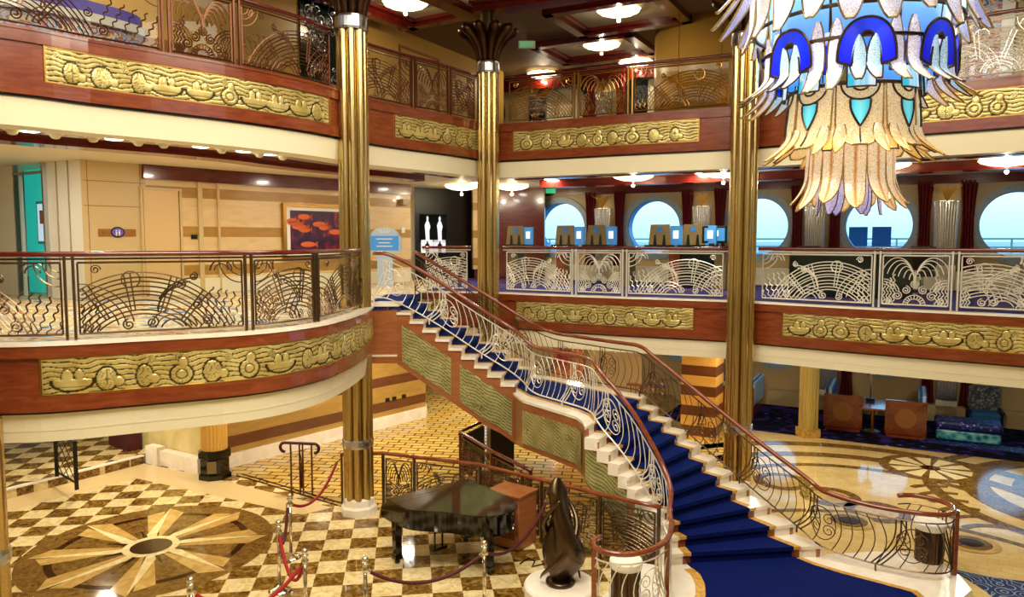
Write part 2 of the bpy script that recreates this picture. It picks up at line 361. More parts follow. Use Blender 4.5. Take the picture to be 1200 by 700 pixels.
# curved mahogany ceiling beams on deck four, between cream bays
for o0,o1,zz in ((-1.0,-.55,6.34),(-2.2,-1.75,6.3),(-2.4,-2.2,6.4)):
    mb=MB(); sweep(mb,ED5L,rect(o0,o1,zz,6.52)); struct('trim_ceiling_beam',mb,'mahogany_dark')
for o0,o1,zz in ((-1.5,-1.2,6.36),(-3.6,-3.2,6.3)):
    mb=MB(); sweep(mb,ED5F,rect(o0,o1,zz,6.52)); struct('trim_ceiling_beam',mb,'mahogany_dark')
# walls ------------------------------------------------------------------------
def wallseg(a,b,z0,z1,th=.12):
    a=Vector(a); b=Vector(b); t=(b-a).normalized(); n=Vector((-t.y,t.x)); mb=MB()
    mb.prism([tuple(a),tuple(b),tuple(b+n*th),tuple(a+n*th)],z0,z1); return mb
# deck 3 left: marble wall, banded wall
struct('wall_marble_low',wallseg((-8.2,16.45),(-6.35,15.35),0,2.7),'wall_low_marble')
struct('wall_banded_low',wallseg((-6.35,15.45),(-2.4,20.35),0,2.7),'wall_band_low')
struct('wall_corridor_low',wallseg((-2.4,20.35),(-3.2,25),0,2.7),'tan_grey')
struct('wall_corridor_end',wallseg((-3.2,25.5),(6.0,25.0),0,2.7),'tan_panel')
mb=wallseg((-8.25,16.4),(-6.35,15.28),0,.28); struct('baseboard_marble',mb,'marble_white')
mb=wallseg((-6.33,15.38),(-2.38,20.28),0,.3,.1); struct('baseboard_banded',mb,'marble_white')
mb=wallseg((-2.36,20.35),(-3.15,25),0,.25,.1); struct('baseboard_corridor',mb,'marble_white')
struct('wall_far_low_left',wallseg((-12,19.5),(-8.2,16.45),0,2.7),'olive_wall')
mb=MB(); mb.box((-8.9,16.75,.95),(.95,.3,1.9),math.radians(-38.7)); struct('door_1',mb,'maroon_velvet')
# stepped plinth at the foot of the marble wall
mb=MB(); mb.box((-7.85,16.02,.2),(.4,.2,.4),math.radians(-30)); mb.box((-7.2,15.72,.16),(1.5,.2,.32),math.radians(-30)); struct('trim_marble_step',mb,'marble_white')
# raised platform
pe=[(-15,12.3),(-9.9,13.65),(-8.15,16.5)]
mb=MB(); mb.prism([(-15,11.9),(-9.75,13.5),(-8.1,16.0),(-8.25,16.6),(-12,19.6),(-16,19.6),(-16,12)],0,.17); struct('floor_platform',mb,'checker')
mb=MB(); pp=Path([(-15,11.9),(-9.75,13.5),(-8.1,16.0)]); sweep(mb,pp,rect(-.08,.03,.172,.2)); struct('trim_platform_nosing',mb,'marble_white')
plain('border_stone','D9BE86',.1)
mb=MB(); mb.prism([(-15,11.9),(-9.75,13.5),(-8.1,16.0),(-6.35,15.1),(-3.3,13.3),(-3.75,12.95),(-6.5,14.35),(-7.8,15.0),(-9.3,12.9),(-15,11.3)],0,.006); struct('floor_border',mb,'border_stone')
# thin dark inlay strips in front of the banded wall
for off in (0,.12):
    mb=MB(); pp=Path([(-9.6,12.9),(-5.6,15.0-.1),(-3.2,13.2)]); 
    q=[(-5.75,15.15),(-3.25,13.4)]; pp=Path(q); sweep(mb,pp,rect(-off-.03,-off,.005,.02)); struct('trim_floor_strip',mb,'inlay_dark')
# deck 4 left walls
z0,z1=Z4,6.56
struct('wall_panelled_left',wallseg((-14,18.1),(-10.58,16.0),z0,z1),'white')
struct('wall_panelled_inner',wallseg((-9.54,15.37),(-8.55,14.85),z0,z1),'white')
struct('wall_restroom',wallseg((-8.55,14.85),(-7.75,15.85),z0,z1),'tan_panel')
struct('wall_banded_high',wallseg((-7.75,15.85),(-2.95,21.7),z0,z1),'wall_band_high')
mb=MB()
for t in (.3,.65): 
    mb.box((-9.54+.99*t,15.37-.52*t-.01,(z0+z1)/2),(.015,.03,z1-z0),math.radians(-30))
struct('trim_panel_joint',mb,'tan_grey')
mb=wallseg((-7.72,15.8),(-2.95,21.62),z0,z0+.35,.1); struct('baseboard_high',mb,'cream')
mb=wallseg((-7.72,15.72),(-2.9,21.55),6.2,6.56,.3); struct('trim_crown_left',mb,'mahogany_dark')
mb=MB(); mb.box((-7.0,16.74,(z0+z1)/2),(.1,.1,z1-z0),math.radians(50)); mb.box((-6.72,17.08,(z0+z1)/2),(.05,.08,z1-z0),math.radians(50)); struct('trim_wall_corner',mb,'tan_panel')
# pilaster between dark shop front and porthole wall, dark shop back wall
struct('wall_shop_back',wallseg((-2.95,22.6),(-.2,24.6),z0,z1),'dark')
struct('wall_shop_side',wallseg((-2.95,21.7),(-2.95,22.6),z0,z1),'tan_grey')
struct('wall_upper_left',wallseg((-12,9.6),(-6,12.9),Z5,ZC),'gold_panel')
struct('wall_upper_mid',wallseg((-6,12.9),(-.26,23.4),Z5,ZC),'gold_panel')
mb=wallseg((-12,9.52),(-6,12.82),Z5,Z5+.85,.1); struct('trim_wainscot_left',mb,'brown_panel')
mb=wallseg((-5.95,12.8),(-.2,23.3),Z5,Z5+.85,.1); struct('trim_wainscot_mid',mb,'brown_panel')
# rear shell
struct('wall_near',wallseg((18,-7),(-16,-7),0,ZC),'cream'); struct('wall_left',wallseg((-16,-7),(-16,33),0,ZC),'cream')
struct('wall_right',wallseg((18,14.4),(18,-7),0,ZC),'cream')
# ship side wall with portholes, three decks -----------------------------------
def side_wall(nm,kk,zf,zt,zc,R,off,mat,per=2.95,blank=False,shift=0):
    mb=MB(); h=per/2; cells=24
    for k in kk:
        base=Vector(W(0,off))+SD*(k*per+shift)
        sq=[]; ci=[]
        for i in range(cells*2):
            a=2*PI*(i+.5)/(cells*2); ca,sa=cos(a),sin(a)
            hx=h; hz=(zt-zc) if sa>0 else (zc-zf)
            t=min(hx/abs(ca) if abs(ca)>1e-6 else 1e9, hz/abs(sa) if abs(sa)>1e-6 else 1e9)
            sq.append((ca*t,sa*t)); ci.append((ca*R,sa*R))
        corners=[(h,zt-zc),(-h,zt-zc),(-h,zf-zc),(h,zf-zc)]
        def w3(q,d): p=base+SD*q[0]+SNV*d; return (p.x,p.y,zc+q[1])
        vs=[w3(q,0) for q in ci]+[w3(q,0) for q in sq]+[w3(q,.35) for q in ci]; n=len(ci); fs=[]
        for i in range(n):
            j=(i+1)%n; fs.append((i,n+i,n+j,j)[::-1]); fs.append((i,j,2*n+j,2*n+i)[::-1])
        mb.add(vs,fs)
        # corner fillers
        for c in corners:
            idx=min(range(n),key=lambda i:(sq[i][0]-c[0])**2+(sq[i][1]-c[1])**2)
            best=None
            for i in range(n):
                j=(i+1)%n; a,b=sq[i],sq[j]
                if abs(a[0]-b[0])>1e-6 and abs(a[1]-b[1])>1e-6 and ((a[0]*c[0]>0 and a[1]*c[1]>0)or(b[0]*c[0]>0 and b[1]*c[1]>0)): best=(a,b)
            if best: mb.add([w3(best[0],0),w3(c,0),w3(best[1],0)],[(0,1,2)])
    return struct(nm,mb,mat)
wi=[0]
def porthole(k,zc,R,off,per=2.95,shift=0,blank=False):
    base=Vector(W(0,off))+SD*(k*per+shift); wi[0]+=1; a0=math.atan2(SD.y,SD.x)
    def ringmb(r0,r1,d0,d1,n=40):
        mb=MB(); vs=[]; prof=[(r0,d0),(r1,d0),(r1,d1),(r0,d1)]
        for i in range(n):
            a=2*PI*i/n
            for r,d in prof: p=base+SD*(cos(a)*r)+SNV*d; vs.append((p.x,p.y,zc+sin(a)*r))
        fs=[]
        for i in range(n):
            i2=(i+1)%n
            for j in range(4):
                j2=(j+1)%4; fs.append((i*4+j,i2*4+j,i2*4+j2,i*4+j2))
        return mb.add(vs,fs)
    o=struct(f'window_{wi[0]}',ringmb(R*.83,R*1.0,-.06,.02),'grey_frame' if not blank else 'dark',smooth=False)
    ringmb(R*.81,R*.88,.0,.34).build('window_reveal','porthole_blue' if not blank else 'dark',o)
    b=MB()
    for i in range(12):
        a=2*PI*(i+.5)/12; p=base+SD*(cos(a)*R*.93)-SNV*.065; b.box((p.x,p.y,zc+sin(a)*R*.93),(.03,.02,.03),a0)
    b.build('bolt','steel',o)
    g=MB(); n=40; vs=[]
    for i in range(n):
        a=2*PI*i/n; p=base+SD*(cos(a)*R*.86)+SNV*.2; vs.append((p.x,p.y,zc+sin(a)*R*.86))
    g.add(vs,[tuple(range(n))]); g.build('window_pane','porthole_glass' if not blank else 'cream',o)
    return o
side_wall('wall_side_four',range(-3,6),Z4,6.56,5.28,.93,0,'tan_panel')
for k in range(-2,6): porthole(k,5.28,.95,0)
side_wall('wall_side_five',range(-3,6),Z5,ZC,Z5+1.55,.93,0,'tan_panel')
for k in range(-1,3): porthole(k,Z5+1.55,.95,0,blank=True)
sh=(Vector((10.55,20.7))-Vector(W(0,2.1))).dot(SD)
side_wall('wall_side_three',range(-3,3),0,2.72,1.83,.78,2.1,'tan_panel',shift=sh)
for k in range(-2,3): porthole(k,1.83,.8,2.1,shift=sh)
# mahogany bands over the porthole wall
for k in range(0,1):
    mb=MB(); a=W(-4,-.12); b=W(6,-.12); mb=wallseg(a,b,6.28,6.56,.1); struct('trim_side_crown_four',mb,'mahogany_dark')
    mb=wallseg(W(-4,-.12),W(6,-.12),ZC-.5,ZC,.1); struct('trim_side_crown_five',mb,'mahogany_dark')
    mb=wallseg(W(-4,1.95),W(6,1.95),2.5,2.72,.1); struct('trim_side_crown_three',mb,'mahogany_dark')
mb=wallseg(W(-3.5,-.35),W(5.5,-.35),Z4,Z4+.45,.34); struct('trim_window_seat',mb,'cream')
mb=wallseg(W(-3.5,1.75),W(5.5,1.75),0,.45,.3); struct('trim_lounge_seat',mb,'tan_panel')
# sea outside
mb=MB(); mb.prism([(-600,24.5),(900,24.5-0),(900,2000),(-600,2000)],-14.2,-14); 
mb=MB(); mb.add([(-1500,40,-14),(1500,40,-14),(9000,9000,-14),(-9000,9000,-14)],[(0,1,2,3)]); mb.add([(1500,40,-14),(1500,-800,-14),(9500,-800,-14),(9000,9000,-14)],[(0,1,2,3)]); struct('sea',mb,'sea')
# ================================================================ friezes
def frieze(ed,z,a,b,label,seed,cat='relief frieze',mat='relief_gold',fr=None):
    rnd=random.Random(seed); Ln=b-a; zb,zt=z-.585,z-.165; H=zt-zb
    nu=int(Ln/.0125); nv=42
    figs=[]; u=.3          # plain swelling shapes riding the waves: shells, hulls and rings
    while u<Ln-.25:
        kind=rnd.choice('hrs'); w=rnd.uniform(.17,.24)
        if kind=='h': figs+=[(u,.15,w,.12,'hull'),(u-.05,.20,.06,.09,'disc'),(u+.07,.22,.05,.07,'disc')]
        elif kind=='r': figs+=[(u,.14,w*.62,.12,'ring'),(u+.02,.28,.06,.07,'disc')]
        else: figs+=[(u,.15,w*.55,.14,'shell'),(u+w*.62,.11,.06,.06,'disc')]
        u+=w+rnd.uniform(.12,.26)
    sp=[(rnd.uniform(.1,Ln-.1),rnd.uniform(.27,.37),.05) for _ in range(int(Ln*1.6))]
    ph=rnd.uniform(0,6)
    def h(x,y):
        hit=None
        for (cx,cy,rx,ry,k) in figs:
            dx=(x-cx)/rx
            if abs(dx)>1.2: continue
            dy=(y-cy)/ry
            if k=='hull' and dy>0.15: continue
            d=math.sqrt(dx*dx+dy*dy)
            if d<1.12 and (hit is None or d<hit[0]): hit=(d,dx,dy,k)
        if hit:
            d,dx,dy,k=hit
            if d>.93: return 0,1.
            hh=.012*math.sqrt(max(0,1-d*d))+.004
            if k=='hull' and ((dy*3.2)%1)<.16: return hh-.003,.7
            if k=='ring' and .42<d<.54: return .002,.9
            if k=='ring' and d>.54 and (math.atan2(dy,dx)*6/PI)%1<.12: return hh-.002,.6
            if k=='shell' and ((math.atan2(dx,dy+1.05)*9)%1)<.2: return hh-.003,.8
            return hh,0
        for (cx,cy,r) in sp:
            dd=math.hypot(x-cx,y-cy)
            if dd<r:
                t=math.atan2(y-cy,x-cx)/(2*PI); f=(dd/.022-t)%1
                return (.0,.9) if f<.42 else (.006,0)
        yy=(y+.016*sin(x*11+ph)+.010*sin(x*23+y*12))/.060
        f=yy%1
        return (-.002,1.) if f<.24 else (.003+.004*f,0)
    mb=MB(); vs=[]; pat=[]
    for j in range(nv+1):
        for i in range(nu+1):
            x=Ln*i/nu; y=H*j/nv; hh,p=h(x,y)
            if i in(0,nu) or j in(0,nv): hh,p=-.0,0
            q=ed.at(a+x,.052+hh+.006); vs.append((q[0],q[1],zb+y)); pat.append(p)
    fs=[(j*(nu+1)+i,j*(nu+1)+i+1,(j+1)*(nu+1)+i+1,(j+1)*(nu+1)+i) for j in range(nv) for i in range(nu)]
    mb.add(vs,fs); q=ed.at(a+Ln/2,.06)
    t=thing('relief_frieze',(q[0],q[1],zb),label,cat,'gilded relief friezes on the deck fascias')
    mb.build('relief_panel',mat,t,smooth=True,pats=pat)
    m2=MB()
    for z_a,z_b in ((zb-.02,zb),(zt,zt+.02)): sweep(m2,ed,rect(.05,.07,z_a,z_b),a-.02,b+.02)
    for s_ in (a-.02,b): sweep(m2,ed,rect(.05,.07,zb,zt),s_,s_+.02)
    m2.build('frieze_border','brass',t)
def px2(ed,x0,x1,z): return ed.px(x0,z),ed.px(x1,z)
for ed,z,x0,x1,lb,sd in (
  (ED4L,Z4,52,433,'long gold relief frieze on the lower left balcony, under the open corridor railing',3),
  (ED5L,Z5,50,381,'long gold relief frieze on the upper left balcony fascia at the top of the picture',5),
  (ED5L,Z5,461,559,'short gold relief frieze on the upper fascia between the two palm-topped columns',8),
  (ED5F,Z5,604,819,'gold relief frieze on the upper fascia left of the chandelier',11),
  (ED5F,Z5,1050,1215,'gold relief frieze on the upper fascia right of the chandelier',14),
  (ED4F,Z4,606,812,'gold relief frieze on the middle fascia seen above the upper stair handrail',17),
  (ED4F,Z4,484,523,'tiny gold relief frieze behind the head of the stairs, left of the thin column',27),
  (ED4F,Z4,920,1215,'gold relief frieze on the middle fascia right of the big gold column',21)):
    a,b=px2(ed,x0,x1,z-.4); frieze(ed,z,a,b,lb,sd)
# ================================================================ iron rail panels
def clip(poly,w,h):
    out=[]; cur=[]
    for (x,y) in poly:
        if -.001<=x<=w+.001 and -.001<=y<=h+.001: cur.append((x,y))
        else:
            if len(cur)>1: out.append(cur)
            cur=[]
    if len(cur)>1: out.append(cur)
    return out
def arc(cx,cy,r,a0,a1,n=None):
    n=n or max(8,int(abs(a1-a0)*r/.045)); return [(cx+r*cos(a0+(a1-a0)*i/n),cy+r*sin(a0+(a1-a0)*i/n)) for i in range(n+1)]
def spiral(cx,cy,r,turns=1.6,a0=0,dirn=1):
    n=int(turns*14); return [(cx+r*(1-.85*i/n)*cos(a0+dirn*2*PI*turns*i/n),cy+r*(1-.85*i/n)*sin(a0+dirn*2*PI*turns*i/n)) for i in range(n+1)]
def wavy(x0,y0,x1,y1,amp=.018,per=.11):
    Ln=math.hypot(x1-x0,y1-y0); n=max(6,int(Ln/.02)); tx,ty=(x1-x0)/Ln,(y1-y0)/Ln
    return [(x0+tx*Ln*i/n-ty*amp*sin(2*PI*Ln*i/n/per),y0+ty*Ln*i/n+tx*amp*sin(2*PI*Ln*i/n/per)) for i in range(n+1)]
def art_wide(w,h,flip=False):
    s=[]
    cx,cy=.36*w,-.55*h
    for r in (.80,.86,.93,1.0,1.08,1.13,1.2,1.27,1.33,1.4): s.append(arc(cx,cy,r*h,.2,PI-.2))
    for a in (.9,1.25,1.7,2.1,2.4):
        for d in (-.03,.03): s.append([(cx+r*h*cos(a+d),cy+r*h*sin(a+d)) for r in (.86,1.0,1.2,1.4)])
    for r in (.18,.25,.33): s.append(arc(.55*w,-.02,r*h,.05,PI-.05))
    # rising wave crest with scrolls
    s.append(arc(.62*w,.28*h,.36*h,PI*.55,PI*1.02)); s.append(arc(.66*w,.24*h,.46*h,PI*.5,PI*.95)); s.append(arc(.69*w,.2*h,.56*h,PI*.48,PI*.85))
    for (x,y,r,a,d) in ((.60*w,.66*h,.07*h,PI/2,-1),(.68*w,.78*h,.065*h,PI/2,-1),(.70*w,.36*h,.075*h,PI/2,-1),(.76*w,.12*h,.08*h,PI/2,-1),(.1*w,.9*h,.07*h,0,1)): s.append(spiral(x,y,r,1.7,a,d))
    for r in (.12,.2,.3): s.append(arc(w*1.0,h*1.0,r*h*1.1,PI,1.5*PI))
    for r in (.1,.16): s.append(arc(.86*w,.86*h,r*h,0,PI))
    for i in range(6):
        x=w*(.74+.05*i); s.append(wavy(x-.02*w,.0,x+.06*w,.62*h-.03*i*h))
    for i in range(3): s.append(wavy(.03*w+.04*w*i,.0,.02*w+.04*w*i,.42*h))
    for r in (.5,.6,.7): s.append(arc(.0,.0,r*h,.2,PI/2))
    s.append(arc(.3*w,.75*h,.12*h,0,2*PI)); s.append(spiral(.42*w,.12*h,.09*h,1.7,PI/2,-1)); s.append(spiral(.28*w,.1*h,.08*h,1.7,PI/2,1))
    if flip: s=[[(w-x,y) for x,y in p] for p in s]
    return s
def art_fan(w,h,flip=False):
    s=[]; c=w/2
    for sgn in (-1,1):
        for k in range(6):
            a_=(k+1)/6; s.append([(c+sgn*.27*w*a_*(1-cos(t)),.42*h+(.12+.42*a_**.8)*h*sin(t)) for t in [PI*.86*i/18 for i in range(19)]])
        for r in (.55,.68,.8): s.append(arc(c+sgn*w*.5,.18*h,r*h*.42,PI*.1,PI*.9))
        s.append(spiral(c+sgn*.13*w,.30*h,.085*h,1.8,PI/2,sgn)); s.append(spiral(c+sgn*.26*w,.18*h,.09*h,1.8,PI/2,sgn)); s.append(spiral(c+sgn*.40*w,.08*h,.07*h,1.6,PI/2,sgn))
        for k in range(4): x=c+sgn*w*(.32+.05*k); s.append(wavy(x,0,x,(.62-.08*k)*h))
    s.append(arc(c,.42*h,.035*h,0,2*PI)); s.append(arc(c,.42*h,.07*h,0,2*PI))
    for r in (.12,.2): s.append(arc(c,0,r*h,0,PI))
    for a in (.3,.6,.9,1.2,PI-1.2,PI-.9,PI-.6,PI-.3,PI/2): s.append([(c+.12*h*cos(a),.12*h*sin(a)),(c+.2*h*cos(a),.2*h*sin(a))])
    for k in range(3): s.append([(c,.44*h),(c+(.03*(k-1))*w,.7*h)])
    return s
def rail_panel(root,ed,z,a,b,kind,flip,irn,off,zb=.10,zt=.94,nm='panel_frame',r=.0095):
    w=b-a; h=zt-zb
    def m(p,o=0): q=ed.at(a+p[0],off+o); return (q[0],q[1],z+zb+p[1])
    mb=MB(); k=max(2,int(w/.15))
    for y in (0,h): mb.tube([m((w*i/k,y)) for i in range(k+1)],.013,4)
    for x in (0,w): mb.tube([m((x,0)),m((x,h))],.013,4)
    f=mb.build(nm,irn,root)
    mb=MB()
    for p in (art_wide if kind=='w' else art_fan)(w,h,flip):
        for c in clip(p,w,h): mb.tube([m(q) for q in c],r,4)
    mb.build('scrollwork',irn,f)
    mb=MB(); mb.grid(lambda u,v:m((w*u,h*v),-.02),max(2,int(w/.2)),1); mb.build('glass_pane','glass',f)
def railing(ed,z,a,b,cuts,label,group,irn='iron',post='iron',wd='mahogany_dark',off=-.06,hr=1.04,base=True):
    q=ed.at((a+b)/2,off); t=thing('balcony_railing',(q[0],q[1],z),label,'railing',group)
    ds=ed.sub(a,b,.2)
    mb=MB(); mb.tube([(*ed.at(d,off),z+hr) for d in ds],.032,8); mb.build('handrail',wd,t,smooth=True)
    mb=MB(); mb.tube([(*ed.at(d,off),z+hr-.055) for d in ds],.012,4)
    mb.build('top_bar',irn,t)
    ps=[a]+[c for c in cuts if isinstance(c,(int,float))]+[b]
    return t,ps
def posts(t,ed,z,ds,irn,off=-.06,hr=1.02):
    for d in ds:
        for o in (-.045,.045):
            q=ed.at(d+o,off); mb=MB(); tx=ed.at(d+o+.01,off); an=math.atan2(tx[1]-q[1],tx[0]-q[0])
            mb.box((q[0],q[1],z+hr/2+.018),(.028,.04,hr-.03),an); mb.build('post',irn,t)
def full_rail(ed,z,px,kinds,label,group='bronze wave-pattern railings around the open decks',irn='iron',extend=(0,0)):
    ss=[ed.px(x,z+.5) for x in px]; a,b=ss[0]-extend[0],ss[-1]+extend[1]; a=max(a,0); b=min(b,ed.len)
    t,_=railing(ed,z,a,b,[],label,group,irn)
    posts(t,ed,z,ss[1:-1],irn)
    ends=[a]+ss[1:-1]+[b]
    for i,(u,v) in enumerate(zip(ends,ends[1:])):
        k=kinds[i]; rail_panel(t,ed,z,u+.09,v-.09,k[0],'f' in k,irn,-.06)
    return t
full_rail(ED4L,Z4,[-160,82,294,374,437],['w','w','wf','w'],'railing along the curved lower left balcony, corridor behind it',irn='iron')
M['iron_dark']=M['iron']; plain('iron_up','6E4630',.35,.8); plain('iron_pale','E8E4D8',.3,.4)
full_rail(ED5L,Z5,[-150,197,281,393],['w','f','wf'],'railing on the upper left balcony above the long gold frieze',irn='iron_up')
full_rail(ED5L,Z5,[424,487,529,561],['w','f','w'],'short upper railing between the two palm-topped columns',irn='iron_up')
full_rail(ED5F,Z5,[592,674,738,858],['w','f','wf'],'upper railing over the gold frieze left of the chandelier',irn='brass')
full_rail(ED5F,Z5,[890,1010,1115,1225],['w','f','w'],'upper railing right of the chandelier, over the beige relief',irn='iron_pale')
full_rail(ED4F,Z4,[478,550],['wf'],'short middle railing behind the head of the stairs',irn='iron_pale')
full_rail(ED4F,Z4,[588,671,731,852],['w','f','wf'],'middle railing in front of the photo kiosks',irn='iron_pale')
full_rail(ED4F,Z4,[887,1026,1119,1230],['wf','f','w'],'middle railing right of the big gold column, portholes behind',irn='iron_pale')
# ================================================================ bundled columns
def column(x,y,zs,ze,label,R=.242,cap=True,band=True,nm='bundled_column'):
    t=thing(nm,(x,y,zs),label,'column','polished brass bundled columns')
    n=8
    for i in range(n):
        a=2*PI*i/n+.15; mb=MB(); r=R*.80; top=(ZC-1.5) if cap else ze
        mb.tube([(x+r*cos(a),y+r*sin(a),zs+.28),(x+r*cos(a),y+r*sin(a),top)],R*.305,14,caps=False)
        mb.build('shaft_tube','gold',t,smooth=True)
    mb=MB(); mb.lathe([(R*.74,.28),(R*.74,ze-zs)],(x,y,zs),16); mb.build('core','bronze',t)
    mb=MB(); mb.lathe([(R*1.35,0),(R*1.35,.13),(R*1.2,.17),(R*1.15,.28),(R*1.0,.3)],(x,y,zs),8); mb.build('plinth','marble_white',t)
    if band:
        mb=MB(); mb.lathe([(R*1.0,1.22),(R*1.12,1.22),(R*1.16,1.26),(R*1.16,1.34),(R*1.12,1.38),(R*1.0,1.38)],(x,y,zs),28); mb.build('silver_band','silver',t,smooth=False)
    if cap:
        zc=ZC-1.5
        mb=MB(); mb.lathe([(R*.95,zc-.12-zs),(R*1.15,zc-.12-zs),(R*1.18,zc-.08-zs),(R*1.18,zc+.08-zs),(R*1.15,zc+.12-zs),(R*.95,zc+.12-zs)],(x,y,zs),28); mb.build('silver_band','silver',t)
        for i in range(10):
            a=2*PI*i/10; pts=[];rad=[]
            for k in range(9):
                u=k/8; rr=R*.85+.46*u**2.4; pts.append((x+rr*cos(a),y+rr*sin(a),zc+.1+.80*u-.10*max(0,u-.8)/.2)); rad.append(.06+.075*u if u<.9 else .07)
            mb=MB(); mb.tube(pts,.06,6,radii=rad); mb.build('palm_leaf','bronze_dark',t,smooth=True)
        mb=MB(); mb.lathe([(.12,zc+.1-zs),(.12,ZC-.2-zs),(.6,ZC-.14-zs),(.66,ZC-.08-zs),(.66,ZC-.01-zs)],(x,y,zs),24); mb.build('cove_dish','cove',t,smooth=True)
column(-2.76,13.08,0,ZC,'tall bundled gold column beside the piano, left end of the stairs')
column(-.52,16.35,0,ZC,'bundled gold column with a palm capital behind the upper stair flight',R=.215)
column(4.36,14.1,0,ZC,'largest bundled gold column, right of the staircase, partly behind the chandelier')
column(-6.03,8.2,0,Z4-.8,'bundled column cut by the lower left edge of the picture',cap=False)
# fluted stone column with black base
t=thing('fluted_column',(-6.17,15.1,0),'short fluted tan column on a black octagonal base under the left balcony','column')
mb=MB(); mb.lathe([(.34,0),(.34,.1),(.3,.14),(.3,.42),(.34,.46),(.34,.55),(.27,.6)],(-6.17,15.1,0),8); mb.build('base','black_gloss',t)
mb=MB(); mb.box((-6.12,14.81,.28),(.17,.05,.24),.1); mb.build('base_plate','kiosk_gold',t)
mb=MB(); mb.lathe([(.24,.55),(.24,2.6)],(-6.17,15.1,0),48,scal=.09,lobes=24); mb.build('shaft','gold_panel',t)
# gold pillar in the lounge edge
def fl_pillar(x,y,z0,z1,lab,nm='fluted_pillar'):
    t=thing(nm,(x,y,z0),lab,'pillar')
    mb=MB(); mb.lathe([(.30,0),(.30,.22)],(x,y,z0),4,a0=PI/4+.2,a1=PI/4+.2+2*PI); mb.build('base','marble_gold',t)
    mb=MB(); mb.lathe([(.21,.2),(.21,z1-z0)],(x,y,z0),64,scal=.12,lobes=28); mb.build('shaft','gold_pillar',t)
fl_pillar(7.42,18.3,0,2.7,'fluted gold pillar on the edge of the beige marble floor')
# pilasters + curtains + shell lights on the porthole walls
def pilaster(k,zf,zt,off,shift,deck,lab):
    b=Vector(W(0,off))+SD*(k*2.95+shift); an=math.atan2(SD.y,SD.x); p=b-SNV*.2
    t=thing('fluted_pilaster',(p.x,p.y,zf),lab,'pilaster','silver fluted pilasters with shell uplights')
    if 1:
        mb=MB(); mb.box((p.x,p.y,zf+.3),(.5,.3,.6),an); mb.build('base','marble_white' if deck<5 else 'tan_panel',t)
    mb=MB()
    def fn(u,v):
        x=(u-.5)*2; flare=1+.22*v**4; q=p+SD*(x*.24*flare)-SNV*(.10+.02*abs(sin(u*PI*9))+.05*(1-x*x)); return (q.x,q.y,zf+.6+(zt-zf-1.15)*v)
    mb.grid(fn,54,10); mb.build('fluted_shaft','silver' if deck<5 else 'steel',t,smooth=True)
    for s in range(5):
        a=PI*(s+.5)/5; c=cos(a); mb=MB()
        pts=[(0,0),(.12*c-.05,.3),(.36*c,.42),(.12*c+.05,.28)]
        q3=lambda x,y,d:(lambda q:(q.x,q.y,zt-.58+y))(p+SD*x-SNV*d)
        mb.add([q3(x_,y_,.12+.1*y_) for x_,y_ in pts]+[q3(x_,y_,.16+.1*y_) for x_,y_ in pts],[(0,1,2,3),(7,6,5,4),(0,4,5,1),(1,5,6,2),(2,6,7,3),(3,7,4,0)]); mb.build('shell_leaf','brass',t)
    mb=MB(); mb.box((p.x-SNV.x*.06,p.y-SNV.y*.06,zt-.56),(.3,.12,.04),an); mb.build('uplight','lamp_glow',t)
    for sg in (-1,1):
        c=b+SD*(sg*.43)-SNV*.08
        mb=MB()
        def fc(u,v,sg=sg,c=c):
            nar=1-.35*sin(PI*min(1,(1-v)*1.15)) ; q=c+SD*((u-.5)*.36*nar+sg*.03)-SNV*(.05+.05*sin(u*PI*8)); return (q.x,q.y,zf+.1+(zt-zf-.15)*v)
        mb.grid(fc,40,8)
        cu=mb.build('curtain','curtain',None,smooth=True,solid=.012)
        side='left' if sg<0 else 'right'
        tag(cu,f'dark red curtain just {side} of the '+lab.replace('silver fluted ','').replace('dark fluted ',''),'curtain','dark red pleated curtains between the portholes')
names4={-.5:'pilaster behind the palm-topped column',.5:'middle-deck pilaster between the first two whole portholes',1.5:'middle-deck pilaster left of the big gold column',2.5:'middle-deck pilaster left of the chandelier tail porthole',3.5:'middle-deck pilaster between the two right-hand portholes',-1.5:'middle-deck pilaster by the shop front',4.5:'middle-deck pilaster past the right edge'}
for k,lb in names4.items(): pilaster(k,Z4,6.4,0,0,4,'silver fluted '+lb)
for k,lb in {.5:'upper-deck pilaster seen through the far railing'}.items(): pilaster(k,Z5,9.8,0,0,5,'dark fluted '+lb)
for k,lb in {-.5:'lounge pilaster behind the mahogany booths',.5:'lounge pilaster beside the grey armchair',-1.5:'lounge pilaster left of the booths'}.items(): pilaster(k,0,2.6,2.1,sh,3,'silver fluted '+lb)
# ================================================================ grand staircase
h_=.168
Lo=[(-2.2+.2475*k,14.1-.026*k) for k in range(10)]+[(1.14,11.34),(1.32,11.24),(1.48,11.13),(1.62,11.03),(1.75,10.94),(1.86,10.86),(1.96,10.8),(2.04,10.76),(2.1,10.72),(2.15,10.64),(2.17,10.5)]
Rc=[(2.26,13.26),(2.43,13.05),(2.63,12.88),(2.83,12.68),(3.01,12.43),(3.18,12.18),(3.36,11.98),(3.55,11.76),(3.74,11.45),(3.94,11.12),(4.18,10.76)]
Ro=[(-2.1+.287*k,16.55-.085*k) for k in range(10)]
for l,r in zip(Lo[10:],Rc):
    d=(Vector(r)-Vector(l)).normalized()*.45; Ro.append((r[0]+d.x,r[1]+d.y))
ZK=[Z4-h_*k for k in range(23)]
landL=[(.20,13.25),(.62,12.66),(1.06,12.0),(1.13,11.7)]; landR=[(.95,15.45),(1.35,14.95),(1.75,14.45),(2.15,13.95)]
st=thing('grand_staircase',(1.2,12.5,0),'grand curved staircase with royal blue carpet sweeping down from the middle deck','staircase')
def lerp(a,b,t): return (a[0]+(b[0]-a[0])*t,a[1]+(b[1]-a[1])*t)
